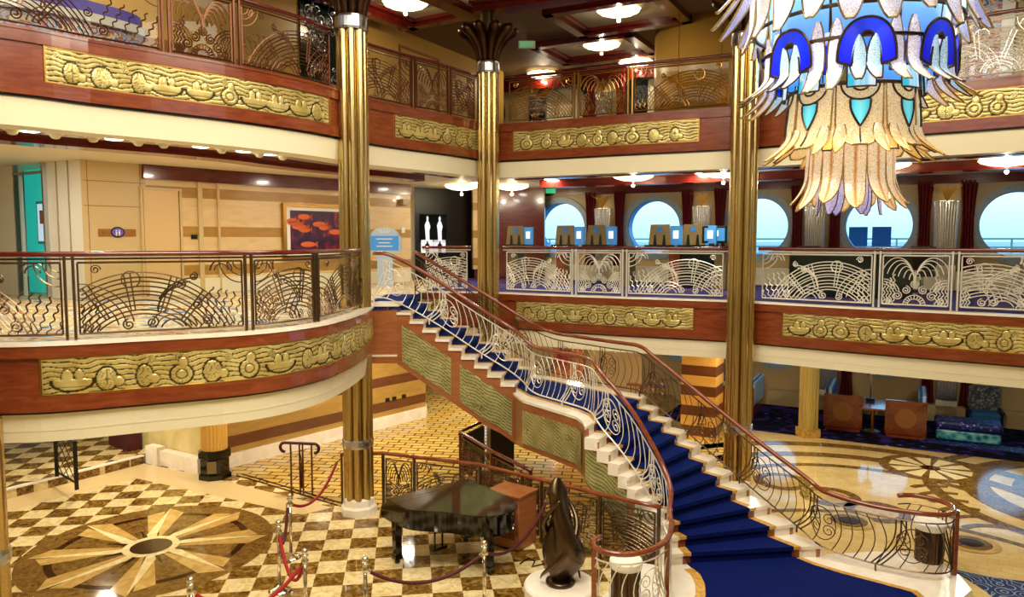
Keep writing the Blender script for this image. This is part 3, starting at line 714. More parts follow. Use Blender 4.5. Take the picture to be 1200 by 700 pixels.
def at_w(l,r,d):    # point d metres in from l towards r
    v=Vector(r)-Vector(l); return tuple(Vector(l)+v.normalized()*d)
carpet=MB()
for k in range(1,21):
    z=ZK[k]
    if k<10 or k>10: lb,rb,lf,rf=[Lo[k-1]],[Ro[k-1]],[Lo[k]],[Ro[k]]; lm=[Lo[k-1],Lo[k]]; rm=[Ro[k-1],Ro[k]]
    else: lm=[Lo[9]]+landL+[Lo[10]]; rm=[Ro[9]]+landR+[Ro[10]]
    n=len(lm); s0=.0; ins=[(0,.33),(.33,.45)]
    ins_l=[[at_w(l,r,d) for l,r in zip(lm,rm)] for d in (-.03,.33,.45)]; ins_r=[[at_w(r,l,d) for l,r in zip(lm,rm)] for d in (-.03,.33,.45)]
    def fwd(pl):  # push the front edge out a little as a nosing
        a=Vector(pl[-2]); b=Vector(pl[-1]); e=b+(b-a).normalized()*.03; return pl[:-1]+[tuple(e)]
    zb=z-.34 if k!=10 else z-.3
    for A,B,C,D in ((ins_l[0],ins_l[1],ins_l[1],ins_l[2]),(ins_r[1],ins_r[0],ins_r[2],ins_r[1])):
        AA=A if k>10 else [at_w(p_,q_,.05) for p_,q_ in zip(A,B)] if A is ins_l[0] else A
        mb=MB(); mb.prism(AA+B[::-1],z-h_-.02,z-.045); mb.prism(fwd(A)+fwd(B)[::-1],z-.045,z+.002); o=mb.build('step','marble_white',st)
        mb=MB(); mb.prism(C+D[::-1],z-h_-.03,z-.04); mb.build('step_end','walnut',o)
        mb=MB(); mb.prism(fwd(C)+fwd(D)[::-1],z-.04,z+.006); mb.build('step_inlay','marble_gold',o)
    cl,cr=ins_l[2],ins_r[2]; carpet.prism(fwd(cl)+fwd(cr)[::-1],z-.05,z+.012); carpet.prism(cl+cr[::-1],z-h_-.03,z-.04)
# top tread at deck level
mb=MB(); mb.prism([(-2.62,14.02),(-2.15,14.06),(-2.13,14.43),(-2.6,14.43)],Z4-.05,Z4+.02); mb.build('top_nosing','marble_white',st)
mb=MB(); mb.prism([(-2.75,14.45),(-2.17,14.45),(-2.1,16.3),(-2.75,16.3)],Z4-.03,Z4+.022)
mb.prism([(-2.17,14.45),(-2.14,14.5),(-2.07,16.3),(-2.12,16.3)],Z4-h_,Z4+.02); carpet.v and None
mb.build('top_carpet','carpet_royal',st)
# bottom landing: wide flared base, one riser above the floor
zb=.168
white=[(2.17,10.5),(1.9,10.6),(1.5,10.2),(1.3,9.7),(1.1,9.4),(.85,9.2),(.8,8.75),(1.1,8.4),(5.0,8.3),(5.75,9.35),(6.25,9.75),(6.35,10.2),(6.3,10.75),(5.95,11.0),(5.5,11.0),(4.75,10.9),(4.62,10.82)]
mb=MB(); mb.prism(white[::-1] if False else white,0,zb-.004); b_=mb.build('base_landing','marble_white',st)
cin=[(2.56,10.60),(2.61,10.40),(2.67,10.2),(2.66,9.9),(2.58,9.55),(2.4,9.2),(2.1,8.8),(1.9,8.4),(4.9,8.35),(5.4,9.2),(5.38,9.66),(5.06,9.92),(4.68,10.22),(4.4,10.5),(4.25,10.72),(4.15,10.95)]
carpet.prism(cin,zb-.03,zb+.014)
for k0,k1,wd_ in ((1,8,.13),(9,15,.1)):
    pth=Path(cin[k0:k1]); mb=MB(); sweep(mb,pth,[(-.0,zb-.03),(wd_,zb-.03),(wd_,zb+.008),(0,zb+.008)]); mb.build('base_inlay','marble_gold',b_)
carpet.build('carpet_runner','carpet_royal',st)
# dense edge paths -------------------------------------------------------------
def edge(lo,land):
    pts=[];zz=[]
    for k in range(10): pts.append(lo[k]); zz.append(ZK[k])
    for p in land: pts.append(p); zz.append(ZK[10]+.0)
    for k in range(10,21): pts.append(lo[k]); zz.append(ZK[k])
    return pts,zz
LP,LZ=edge(Lo,landL); RP,RZ=edge(Ro,landR)
# stringer walls ---------------------------------------------------------------
def stringer(P,Z,side,nm):
    # side=+1: outer face lies to the right of travel
    path=Path(P); mb=MB(); n=len(P)
    dp=[]
    for i,z in enumerate(Z):
        below=1.0
        if z<=ZK[10]+.001 and i<15: below=.72+.0
        if i>=14: below=.72+.05*(i-14)
        if i in(8,9): below=.95
        dp.append(max(.0,z-h_-below))
    for i in range(n-1):
        a,b=P[i],P[i+1]; na,nb=path.nrm[i],path.nrm[i+1]; s=-.06 if side>0 else .06
        ztop=Z[i+1]-.05 if Z[i+1]<Z[i] else Z[i]-.05
        a2=(a[0]+na.x*s,a[1]+na.y*s); b2=(b[0]+nb.x*s,b[1]+nb.y*s); s1=-.02 if side>0 else .02
        a1=(a[0]+na.x*s1*-0,a[1]+na.y*0); b1=b
        vs=[(a1[0],a1[1],dp[i]),(b1[0],b1[1],dp[i+1]),(b1[0],b1[1],ztop),(a1[0],a1[1],ztop),(a2[0],a2[1],dp[i]),(b2[0],b2[1],dp[i+1]),(b2[0],b2[1],ztop),(a2[0],a2[1],ztop)]
        mb.add(vs,[(0,1,2,3),(7,6,5,4),(0,4,5,1),(1,5,6,2),(2,6,7,3),(3,7,4,0)])
    o=mb.build(nm,'oak_orange',st)
    return path,dp,o
pL,dL,sL=stringer(LP,LZ,1,'stringer'); pR,dR,sR=stringer(RP,RZ,-1,'stringer')
# rear of the top landing below deck four
mb=MB(); pp=Path([(-2.75,14.08),(-2.2,14.1)]); sweep(mb,pp,rect(-.06,.0,Z4-1.15,Z4-.05)); mb.build('landing_apron','oak_orange',st)
# soffit
mb=MB(); n=len(LP)
for i in range(n-1):
    mb.add([(*LP[i],dL[i]+.03),(*RP[i],dR[i]+.03),(*RP[i+1],dR[i+1]+.03),(*LP[i+1],dL[i+1]+.03)],[(0,1,2,3)])
mb.build('soffit','cream',st)
# green-gold wave relief panels let into the stringer
def zline(path,P,Z,d):
    i=0
    while i<len(path.c)-2 and path.c[i+1]<d: i+=1
    t=(d-path.c[i])/(path.c[i+1]-path.c[i]); return Z[i]+(Z[i+1]-Z[i])*t
def relief(path,P,Z,D,a,b,sg,top=.16,bot=.12,seed=1,tri=False):
    rnd=random.Random(seed); w=b-a; nu=int(w/.014); nv=44; vs=[];pat=[]
    sp=[(rnd.uniform(.1,w-.1),rnd.uniform(.15,.85)) for _ in range(int(w*3))]
    for j in range(nv+1):
        for i in range(nu+1):
            d=a+w*i/nu; zt=zline(path,P,Z,d)-h_-top; zb_=zline(path,P,D,d)+bot; 
            if zb_>zt-.02: zb_=zt-.02
            z=zb_+(zt-zb_)*j/nv; x=d-a; f=((z+x*.55+.022*sin(x*15))/.062)%1; g=f<.22; sw=0
            for (sx,sy) in sp:
                sz=zb_+(zt-zb_)*sy; r=math.hypot(x-sx,z-(zline(path,P,D,a+sx)+bot+.5*(zt-zb_)*sy*1.6))
                if r<.055: g=((r/.022-math.atan2(z-sz,x-sx)/(2*PI))%1)<.4
            edge_=i in(0,nu) or j in (0,nv)
            q=path.at(d,sg*(.012+(0 if g else .006))); vs.append((q[0],q[1],z)); pat.append(.9 if g and not edge_ else 0)
    fs=[(j*(nu+1)+i,j*(nu+1)+i+1,(j+1)*(nu+1)+i+1,(j+1)*(nu+1)+i) for j in range(nv) for i in range(nu)]
    if sg<0: fs=[f[::-1] for f in fs]
    mb=MB(); mb.add(vs,fs); return mb.build('relief_inlay','relief_green',sL if sg>0 else sR,pats=pat,smooth=True)
c=pL.c
relief(pL,LP,LZ,dL,c[0]+.1,c[4]+.05,1,seed=2); relief(pL,LP,LZ,dL,c[4]+.22,c[9]-.02,1,seed=4)
relief(pL,LP,LZ,dL,c[10]+.0,c[13]-.02,1,seed=5,top=.02,bot=.1); relief(pL,LP,LZ,dL,c[14]+.02,c[18],1,seed=6,top=.1,bot=.06); relief(pL,LP,LZ,dL,c[18]+.1,c[22],1,seed=9,top=.1,bot=.06)
# ---------------------------------------------------------------- stair railings
def smooth_pts(pts,it=3):
    for _ in range(it):
        q=[pts[0]]
        for a,b in zip(pts,pts[1:]): q+= [tuple(a[i]*.75+b[i]*.25 for i in range(3)),tuple(a[i]*.25+b[i]*.75 for i in range(3))]
        pts=q+[pts[-1]]
    return pts
def resample(pts,step):
    P=[Vector(p) for p in pts]; out=[P[0]]; acc=0
    for a,b in zip(P,P[1:]):
        d=(b-a).length; pos=0
        while acc+(d-pos)>=step:
            pos+=step-acc; acc=0; out.append(a.lerp(b,pos/d))
        acc+=d-pos
    return out+[P[-1]]
def stair_rail(path,P,Z,sg,extra,label,ik,wd,start=0,hr=.94):
    q=path.at(path.len*.5,0); t=thing('stair_railing',(q[0],q[1],0),label,'railing','curved bow-baluster railings of the grand staircase')
    base=[]
    for i,(p,z) in enumerate(zip(P,Z)):
        if 0<i<9 and i%3: continue
        if i>15 and i%2 and i<24: continue
        o=-sg*.16; n=path.nrm[i]; base.append((p[0]+n.x*o,p[1]+n.y*o,z+.02))
    if sg>0: base=[(-2.62,14.02,Z4+.02),(-2.3,14.0,Z4+.02)]+base[1:]
    if extra: base=base+[(x,y,z) for x,y,z in extra]
    b2=resample(smooth_pts(base,2),.05); n=len(b2)
    mb=MB(); mb.tube([(p.x,p.y,p.z+hr) for p in b2[::2]],.036,8); mb.build('handrail',wd,t,smooth=True)
    mb=MB(); mb.tube([(p.x,p.y,p.z+hr-.13) for p in b2[::2]],.011,4); mb.tube([(p.x,p.y,p.z+.10) for p in b2[::2]],.013,4); mb.build('chord_bar',ik,t)
    def pt(i,v,bow=0):
        i=max(0,min(n-1.001,i)); a=b2[int(i)]; b=b2[min(int(i)+1,n-1)]; f=i-int(i); p=a.lerp(b,f); return (p.x,p.y,p.z+.10+(hr-.23)*v)
    i=2; seg=24
    while i<n-3:
        j=(i-2)%seg
        if j==0:
            mb=MB()
            for d in (-1.3,0,1.3): mb.tube([pt(i+d-3+6*v-2.2*sin(PI*v)*-1,v) for v in [k/8 for k in range(9)]],.011,4)
            p0=pt(i-3,0); mb.tube([p0,(p0[0],p0[1],p0[2]-.1)],.015,5)
            mb.build('triple_strut',ik,t)
        elif j==6:
            mb=MB()
            for a0,dr in ((0,1),(PI,-1)): 
                for yy,xx in ((.62,0),(.38,0)):
                    s=spiral(0,0,.10,1.5,a0,dr); mb.tube([pt(i+ (x_+(.1 if dr>0 else -.1))/.05,yy+y_/(hr-.23)) for x_,y_ in s],.008,4)
            mb.tube([pt(i+4*cos(a),.5+.34*sin(a)) for a in [2*PI*k/24 for k in range(24)]],.008,4,closed=True)
            mb.build('scroll_medallion',ik,t)
        if j%3==0 and j not in (0,6):
            mb=MB(); mb.tube([pt(i+2.6*sin(PI*v),v) for v in [k/8 for k in range(9)]],.008,4); mb.build('baluster',ik,t)
        i+=1
    return t,b2
# left rail ends in a curl round its drum pedestal
def U3(px,py,z): x_,y_=U(px,py,z); return (x_,y_,z)
curlL=[(2.12,9.5,zb),(1.88,8.98,zb),(1.45,8.68,zb),(1.05,8.8,zb),(1.0,9.12,zb),(1.16,9.3,zb)]
tL,bL=stair_rail(pL,LP,LZ,1,[(2.2,10.15,zb+.02)]+curlL,'near stair railing whose wooden handrail curls round the drum by the statue plinth','iron_pale','mahogany')
curlR=[(5.0,10.5,zb),(5.5,10.13,zb),(6.0,9.97,zb),(6.28,10.2,zb),(6.30,10.55,zb),(6.0,10.85,zb),(5.75,10.8,zb)]
tR,bR=stair_rail(pR,RP,RZ,-1,[(4.55,10.75,zb+.1)]+curlR,'far stair railing ending in a curl round the drum on the beige floor','iron','mahogany')
for t,ps in ((tL,[(1.98,9.2),(1.02,8.95)]),(tR,[(6.27,10.2)])):
    for (x_,y_) in ps:
        mb=MB(); mb.box((x_,y_,zb+.47),(.06,.06,.94)); mb.build('newel_post','walnut',t,bevel=.006)
def drum(x_,y_,lab):
    t=thing('drum_pedestal',(x_,y_,zb),lab,'pedestal','fluted drums inside the handrail curls')
    mb=MB(); mb.lathe([(.18,0),(.18,.12),(.165,.14)],(x_,y_,zb),28); mb.build('foot','marble_white',t)
    mb=MB(); mb.lathe([(.175,.12),(.175,.6)],(x_,y_,zb),60,scal=.08,lobes=24); mb.build('fluted_body','bronze',t)
    mb=MB(); mb.lathe([(0.15,.58),(.2,.59),(.21,.62),(.21,.68),(.195,.70),(0,.70)],(x_,y_,zb),32); mb.build('top_disc','white',t,smooth=False)
drum(1.45,9.15,'dark fluted drum with a white top inside the near handrail curl'); drum(6.03,10.42,'fluted drum with a white top inside the far handrail curl at lower right')
# ---------------------------------------------------------------- lower floor railings
g3='straight bronze railings around the piano area'
pr=Path([(-3.1,13.15),(-2.35,13.25),(-.56,12.55),(.5,11.72),(1.35,11.05),(2.15,10.5)])
def low_rail(path,ds,kinds,label,ik='iron',wd='mahogany',zz=0,hr=1.04,group=g3):
    q=path.at(path.len/2,0); t=thing('floor_railing',(q[0],q[1],zz),label,'railing',group)
    mb=MB(); mb.tube([(*path.at(d),zz+hr) for d in path.sub(0,path.len,.3)],.034,8); mb.build('handrail',wd,t,smooth=True)
    for d in ds:
        q=path.at(d); q2=path.at(d+.01) if d<path.len-.02 else path.at(d-.01); an=math.atan2(q2[1]-q[1],q2[0]-q[0]); mb=MB(); mb.box((q[0],q[1],zz+hr/2),(.04,.05,hr-.01),an); mb.build('post',ik,t)
    for (u,v),k in zip(zip(ds,ds[1:]),kinds):
        if k: rail_panel(t,path,zz,u+.06,v-.06,k[0],'f' in k,ik,0)
    return t
low_rail(pr,[.02,.76,1.4,2.68,3.6,4.0,5.1,pr.len-.02],[None,'f','wf','w','f','wf','w'],'long railing behind the piano with a polished wood handrail')
pr2=Path([(-.45,16.0),(-1.05,14.75),(-.35,13.35),(.32,12.2)])
low_rail(pr2,[0.02,1.38,2.9,pr2.len-.02],['w','w','w'],'darker railing under the staircase behind the piano railing','iron_up','mahogany_dark')
# pier of dark panels under the stairs
t=struct('wall_dark_pier',MB().box((-.25,15.5,.95),(.5,.5,1.9),.2),'dark')
# short gate railing with scrolled ends by the banded wall
def short_rail(a,b,label,ik,zz=.0,hr=1.0,group=None):
    path=Path([a,b]); t=thing('gate_railing',(a[0],a[1],zz),label,'railing',group); L_=path.len
    q=lambda d,z:(*path.at(d),zz+z) if 0<=d<=L_ else tuple(Vector((*path.at(0),zz+z))+Vector((*(path.p[1]-path.p[0]).normalized(),0))*d)
    mb=MB(); s=[(-.06+.09*cos(a_)-.06,hr-.09+.09*sin(a_)) for a_ in [PI*1.5-PI*k/8 for k in range(9)]]
    s2=[(L_+.12-.09*cos(a_)+0,hr-.09+.09*sin(a_)) for a_ in [PI*.5*1 +PI*k/8 for k in range(9)]]
    mb.tube([q(d,z) for d,z in s]+[q(d,hr) for d in (0,L_/2,L_)]+[q(L_+.06+.09*sin(PI*k/8),hr-.09+.09*cos(PI*k/8)) for k in range(9)],.03,8); mb.build('handrail','maroon_velvet',t,smooth=True)
    for d in (0,.18,L_-.18,L_): mb=MB(); mb.tube([q(d,0),q(d,hr)],.018,6); mb.build('post',ik,t)
    mb=MB()
    for r in (.12,.2,.28,.36): mb.tube([q(.18+r*cos(a_)*(L_-.36)/.4,.12+1.9*r*sin(a_)) for a_ in [PI/2*k/10 for k in range(11)]],.008,4)
    mb.tube([q(.18,.12),q(L_-.18,.12)],.01,4); mb.tube([q(.18,.86),q(L_-.18,.86)],.01,4)
    mb.build('scrollwork',ik,t); return t
short_rail((-4.28,14.08),(-3.86,14.02),'short railing section with scrolled dark red ends by the banded wall','iron_up')
t=thing('gate_railing',(-9.1,14.6,.17),'small black iron railing on the raised platform at far left','railing')
a,b=Vector((-9.15,14.75)),Vector((-8.42,13.85)); b=Vector((-8.75,14.05))
a=Vector((-9.35,14.5)); b=Vector((-8.95,14.95)); a=Vector(U(67,560,.17)); b=Vector(U(90,574,.17)); ph=Path([tuple(a),tuple(b)])
for d in (0,ph.len): mb=MB(); mb.box((*ph.at(d),.17+.47),(.07,.07,.94),.6); mb.build('post','dark',t)
mb=MB()
for z in (.12,.9): mb.tube([(*ph.at(0),.17+z),(*ph.at(ph.len),.17+z)],.02,6)
for k in range(1,4):
    for kk in range(3): mb.tube([(*ph.at(ph.len*(k-1)/3),.29+.25*kk),(*ph.at(ph.len*(k-.5)/3),.29+.25*(kk+.5)),(*ph.at(ph.len*k/3),.29+.25*(kk+1))],.009,4); mb.tube([(*ph.at(ph.len*(k-1)/3),.29+.25*(kk+1)),(*ph.at(ph.len*(k-.5)/3),.29+.25*(kk+.5)),(*ph.at(ph.len*k/3),.29+.25*kk)],.009,4)
mb.build('lattice','dark',t)
# ================================================================ floor inlays
cx,cy=-5.78,11.55
def disc(mb,r0,r1,z,a0=0,a1=2*PI,n=72,c=(cx,cy)):
    vs=[];fs=[]
    for i in range(n+1):
        a=a0+(a1-a0)*i/n; vs+=[(c[0]+r0*cos(a),c[1]+r0*sin(a),z),(c[0]+r1*cos(a),c[1]+r1*sin(a),z)]
    for i in range(n): fs.append((2*i,2*i+1,2*i+3,2*i+2))
    return mb.add(vs,fs)
mb=MB(); disc(mb,0.01,1.86,.006); struct('floor_star_field',mb,'inlay_brown')
mb=MB(); disc(mb,1.36,1.47,.008); struct('floor_star_ring',mb,'inlay_dark')
mb=MB(); mb2=MB(); mb3=MB(); mb4=MB()
for i in range(8):
    a=2*PI*i/8+.25
    def pt(r,d): return (cx+r*cos(a+d),cy+r*sin(a+d),.010)
    mb.add([(cx,cy,.010),pt(1.5,-.16),pt(1.76,.02)],[(0,1,2)])
    mb.add([pt(.25,.35),pt(1.5,.24),pt(1.62,.06),pt(.3,-.1)],[(3,2,1,0)])
    mb2.add([(cx,cy,.012),(cx+.55*cos(a+.32),cy+.55*sin(a+.32),.012),(cx+1.75*cos(a+.02),cy+1.75*sin(a+.02),.012)],[(0,2,1)])
    mb3.add([(cx+.3*cos(a+.55),cy+.3*sin(a+.55),.013),(cx+.3*cos(a+.25),cy+.3*sin(a+.25),.013),(cx+.8*cos(a+.4),cy+.8*sin(a+.4),.013)],[(0,1,2)])
struct('floor_star_ray',mb,'inlay_tan'); struct('floor_star_point',mb2,'inlay_cream'); struct('floor_star_dart',mb3,'inlay_dark')
mb=MB(); disc(mb,.001,.42,.014); struct('floor_star_centre',mb,'inlay_cream'); mb=MB(); disc(mb,.001,.31,.016); struct('floor_star_eye',mb,'inlay_dark')
# right hand floor: sweeping bands and rosettes
def bandf(c,r0,r1,a0,a1,mat,z=.004,nm='floor_band'): mb=MB(); disc(mb,r0,r1,z,math.radians(a0),math.radians(a1),64,c); struct(nm,mb,mat)
C1=(6.3,13.0)
for r0,r1 in ((4.5,4.85),(3.6,3.95),(2.85,3.05)): bandf(C1,r0,r1,-30,130,'inlay_brown')
C2=(11.5,13.6)
for r0,r1 in ((1.25,1.75),(2.15,2.7),(3.1,3.35)): bandf(C2,r0,r1,60,260,'inlay_brown',.005)
for c in ((5.5,14.8),(6.1,13.9),(6.6,13.1)): 
    bandf(c,.0,.55,0,360,'inlay_tan',.006); bandf(c,.36,.55,0,360,'inlay_brown',.0075)
R1=U(1090,549,0); bandf(R1,0.001,1.0,0,360,'inlay_brown',.008)
mb=MB()
for i in range(10):
    a=2*PI*i/10; f=lambda r,d:(R1[0]+r*cos(a+d),R1[1]+r*sin(a+d),.010); mb.add([f(.2,-.2),f(.8,-.22),f(.8,.22),f(.2,.2)],[(0,1,2,3)])
struct('floor_rosette_petal',mb,'inlay_cream'); bandf(R1,.001,.17,0,360,'inlay_dark',.012)
for i in range(6):
    y0=R1[1]-1.25-.42*i; x0=R1[0]-.7-.05*i; bandf((x0,y0-.5),.55,.68,55,125,'inlay_brown',.009)
for p in ((995,611),(1138,637)):
    c=U(*p,0); bandf(c,.001,.42,0,360,'inlay_tan',.009); bandf(c,.001,.30,0,360,'inlay_brown',.011); bandf(c,.001,.18,0,360,'inlay_dark',.012)
bandf((5.2,9.5),3.6,3.75,-5,110,'inlay_brown',.005)
# ================================================================ baby grand piano
t=thing('grand_piano',(-1.0,11.1,0),'glossy black baby grand piano with its lid closed, roped off on the checkered floor','piano')
K=Vector((-1.30,11.42)); ax=Vector((.777,.63)); ay=Vector((.63,-.777))
def pp_(u,v): q=K+ax*u+ay*v; return (q.x,q.y)
out=[(-.73,-.05),(.73,-.05),(.73,.9)]+[(.73-.02,1.15),(.62,1.38),(.42,1.52),(.2,1.55),(.0,1.47),(-.16,1.3),(-.28,1.08),(-.42,.88),(-.58,.72),(-.70,.55),(-.73,.4)]
out=[out[0],out[1]]+[tuple(p) for p in cat_rom(out[2:],4)]
case=[pp_(u,v) for u,v in out]
mb=MB(); mb.prism([pp_(u,v) for u,v in out if v>.2 or True],.68,.97); mb.build('case','black_gloss',t,bevel=.01)
c_=Vector((sum(p[0] for p in case)/len(case),sum(p[1] for p in case)/len(case)))
lid=[pp_(u*1.03,.22+(v-.2)*1.03) for u,v in out if v>.19]; lid=[pp_(-.75,.24),pp_(.75,.24)]+[pp_(u*1.03,.02+v*1.01) for u,v in out[2:]]
mb=MB(); mb.prism(lid,.975,1.0); mb.build('lid','black_gloss',t,bevel=.006)
lid2=[pp_(-.75,-.04),pp_(.75,-.04),pp_(.75,.23),pp_(-.75,.23)]; mb=MB(); mb.prism(lid2,.972,.997); mb.build('lid_flap','black_gloss',t,bevel=.005)
mb=MB(); mb.prism([pp_(-.68,-.22),pp_(.68,-.22),pp_(.68,-.04),pp_(-.68,-.04)],.68,.76); mb.build('key_bed','black_gloss',t,bevel=.006)
mb=MB(); mb.prism([pp_(-.6,-.20),pp_(.6,-.20),pp_(.6,-.05),pp_(-.6,-.05)],.76,.785); kb=mb.build('keyboard','white',t)
mb=MB()
for i in range(36):
    if i%7 in (2,6): continue
    u=-.58+i*.0325; mb.prism([pp_(u-.006,-.14),pp_(u+.006,-.14),pp_(u+.006,-.05),pp_(u-.006,-.05)],.785,.797)
mb.build('black_keys','black_gloss',kb)
for sg in (-1,1):
    u=sg*.705; mb=MB(); pr_=[(-.24,.66),(-.25,.8),(-.2,.86),(-.08,.92),(-.03,.97),(.1,.97),(.1,.66)]
    vs=[];k_=len(pr_)
    for du in (-.028,.028):
        for v,z in pr_: q=pp_(u+du,v); vs.append((q[0],q[1],z))
    mb.add(vs,[tuple(range(k_)),tuple(range(k_,2*k_))[::-1]]+[(i,i+k_,(i+1)%k_+k_,(i+1)%k_) for i in range(k_)]); mb.build('cheek','black_gloss',t,bevel=.005)
for (u,v) in ((-.64,.08),(.64,.08),(.22,1.26)):
    q=pp_(u,v); mb=MB(); mb.box((q[0],q[1],.40),(.10,.10,.60),.68,top=1.25); mb.box((q[0],q[1],.1),(.13,.13,.06),.68); mb.lathe([(.03,0),(.04,.02),(.04,.05),(.02,.08)],(q[0],q[1],0),12); mb.build('leg','black_gloss',t,bevel=.008)
mb=MB(); q=pp_(0,.25)
for s in (-.07,.07): a_=pp_(s,.25); mb.tube([(*a_,.68),(*a_,.14)],.016,6)
mb.box((*pp_(0,.24),.13),(.26,.12,.05),.68)
for s in (-.06,0,.06): mb.box((*pp_(s,.14),.1),(.025,.14,.012),.68)
mb.build('pedal_lyre','black_gloss',t)
mb=MB(); mb.prism([pp_(-.3,.12),pp_(.3,.12),pp_(.3,.135),pp_(-.3,.135)],.985,1.0); mb.build('music_ledge','black_gloss',t)
# wooden cabinet
t=thing('wooden_cabinet',(.0,11.75,0),'orange-brown wooden cabinet standing behind the piano tail','cabinet'); an=-.62
mb=MB(); mb.box((.0,11.72,.44),(.62,.5,.84),an); mb.build('body','oak_orange',t,bevel=.01); mb=MB(); mb.box((.0,11.72,.875),(.66,.54,.035),an); mb.build('top','oak_orange',t,bevel=.006)
d=Vector((cos(an-PI/2),sin(an-PI/2)))*.255; mb=MB(); mb.box((d.x,11.66+d.y,.5),(.5,.015,.6),an); mb.build('door','walnut',t,bevel=.004)
# round plinth and abstract bronze
t=thing('round_plinth',(.66,9.82,0),'low round cream plinth beside the near handrail curl','plinth')
mb=MB(); mb.lathe([(.48,0),(.48,.05),(.5,.07),(.5,.20),(.48,.23),(0,.23)],(.66,9.82,0),48); mb.build('plinth_body','marble_white',t); 
t=thing('bronze_sculpture',(.66,9.82,.23),'dark bronze twisting abstract sculpture on the round cream plinth','sculpture')
mb=MB(); mb.lathe([(.0,0),(.2,0),(.2,.04),(.17,.06),(0,.07)],(.66,9.82,.23),28); mb.build('base','bronze',t,smooth=True)
mb=MB()
def tw(u,v):
    a=2*PI*u; zz=v*1.42; prof=.10+.17*sin(PI*min(1,v*1.25))**1.2*(1-.25*v)+.03*sin(v*9); lob=1+.28*cos(2*a+v*5.5)+.08*cos(3*a-v*3)
    r=max(.004,prof*lob*(1 if v<.86 else max(.02,(1-v)/.14)**.6)); return (.66+r*cos(a)+.05*sin(v*5),9.82+r*sin(a)*.9,.29+zz)
mb.grid(tw,64,70); mb.build('twisted_form','bronze',t,smooth=True)
for k in range(2):
    mb=MB(); pts=[(.66+(.27-.07*v)*cos(k*PI+v*4.6),9.82+(.27-.07*v)*sin(k*PI+v*4.6),.30+1.15*v) for v in [i/30 for i in range(31)]]
    mb.tube(pts,.03,8,radii=[.012+.035*sin(PI*i/30) for i in range(31)]); mb.build('ribbon','bronze',t,smooth=True)
# ================================================================ stanchions and ropes
first=None; spots=[((-3.42,11.15),'chrome rope post nearest the banded wall, tied to the tall column by a red rope'),((-3.25,10.05),'chrome rope post in front of the wall-side one, red rope at its left'),((-2.62,9.1),'chrome rope post cut by the bottom edge below the red ropes'),((-1.81,8.86),'chrome rope post at the bottom edge, left end of the piano rope'),((-.36,9.35),'chrome rope post at the bottom edge in front of the piano tail'),((-3.72,8.3),'chrome rope post mostly below the picture near the floor star')]
for (x_,y_),lb in spots:
    if first is None:
        first=thing('rope_stanchion',(x_,y_,0),lb,'stanchion','chrome stanchions roping off the piano')
        mb=MB(); mb.lathe([(.16,0),(.16,.015),(.12,.04),(.05,.06),(.028,.09)],(x_,y_,0),28); mb.build('base','chrome',first,smooth=True)
        mb=MB(); mb.lathe([(.024,.08),(.024,.84)],(x_,y_,0),14); mb.build('pole','chrome',first,smooth=True)
        mb=MB(); mb.lathe([(.024,.82),(.045,.84),(.045,.87),(.03,.89),(.03,.92),(.05,.935),(.03,.95)]+[(.042*sin(a),.985-.042*cos(a)) for a in [PI*i/8 for i in range(1,9)]],(x_,y_,0),16); mb.build('finial','chrome',first,smooth=True)
    else: dup(first,(x_,y_,0),None,lb)
def rope(a,b,sag,lab,mat):
    a=Vector(a);b=Vector(b); pts=[]
    for i in range(17):
        u=i/16; p=a.lerp(b,u); p.z-=sag*4*u*(1-u); pts.append(p)
    t=thing('velvet_rope',tuple(a),lab,'rope','velvet ropes hung between the chrome posts'); mb=MB(); mb.tube(pts,.024,8); mb.build('rope',mat,t,smooth=True)
    for e,f in ((0,1),(-1,-2)):
        mb=MB(); v=(pts[f]-pts[e]).normalized(); mb.tube([pts[e],pts[e]+v*.07],.03,8); mb.build('rope_end','chrome',t)
P0,P1,P2,P3,P4,P5=[s[0] for s in spots]; zz=.86
rope((*P0,zz),(-3.15,13.05,.92),.3,'red velvet rope sagging from the rear post to the tall gold column','red_velvet')
rope((P0[0]-.03,P0[1],zz),(P1[0]-.02,P1[1]+.03,zz),.38,'dark red rope between the two rear posts','maroon_velvet')
rope((*P1,zz),(*P2,zz),.45,'bright red rope between the second post and the bottom-edge post','red_velvet')
rope((*P3,zz),(*P4,zz),.28,'dark maroon rope hanging in front of the piano','maroon_velvet')
rope((*P4,zz),(.55,11.45,.8),.3,'maroon rope running from the post by the piano tail towards the railing','maroon_velvet')
rope((*P2,zz),(*P5,zz),.4,'red rope leaving the picture at the bottom left of the posts','red_velvet')
# black cable on floor
mb=MB(); mb.tube([(.12,10.9,.015),(.25,11.1,.015),(.35,11.0,.015),(.3,10.8,.015),(.5,10.9,.015),(.6,11.2,.015)],.012,6); o=mb.build('floor_cable','dark'); tag(o,'thin black cable looped on the floor beside the wooden cabinet','cable')
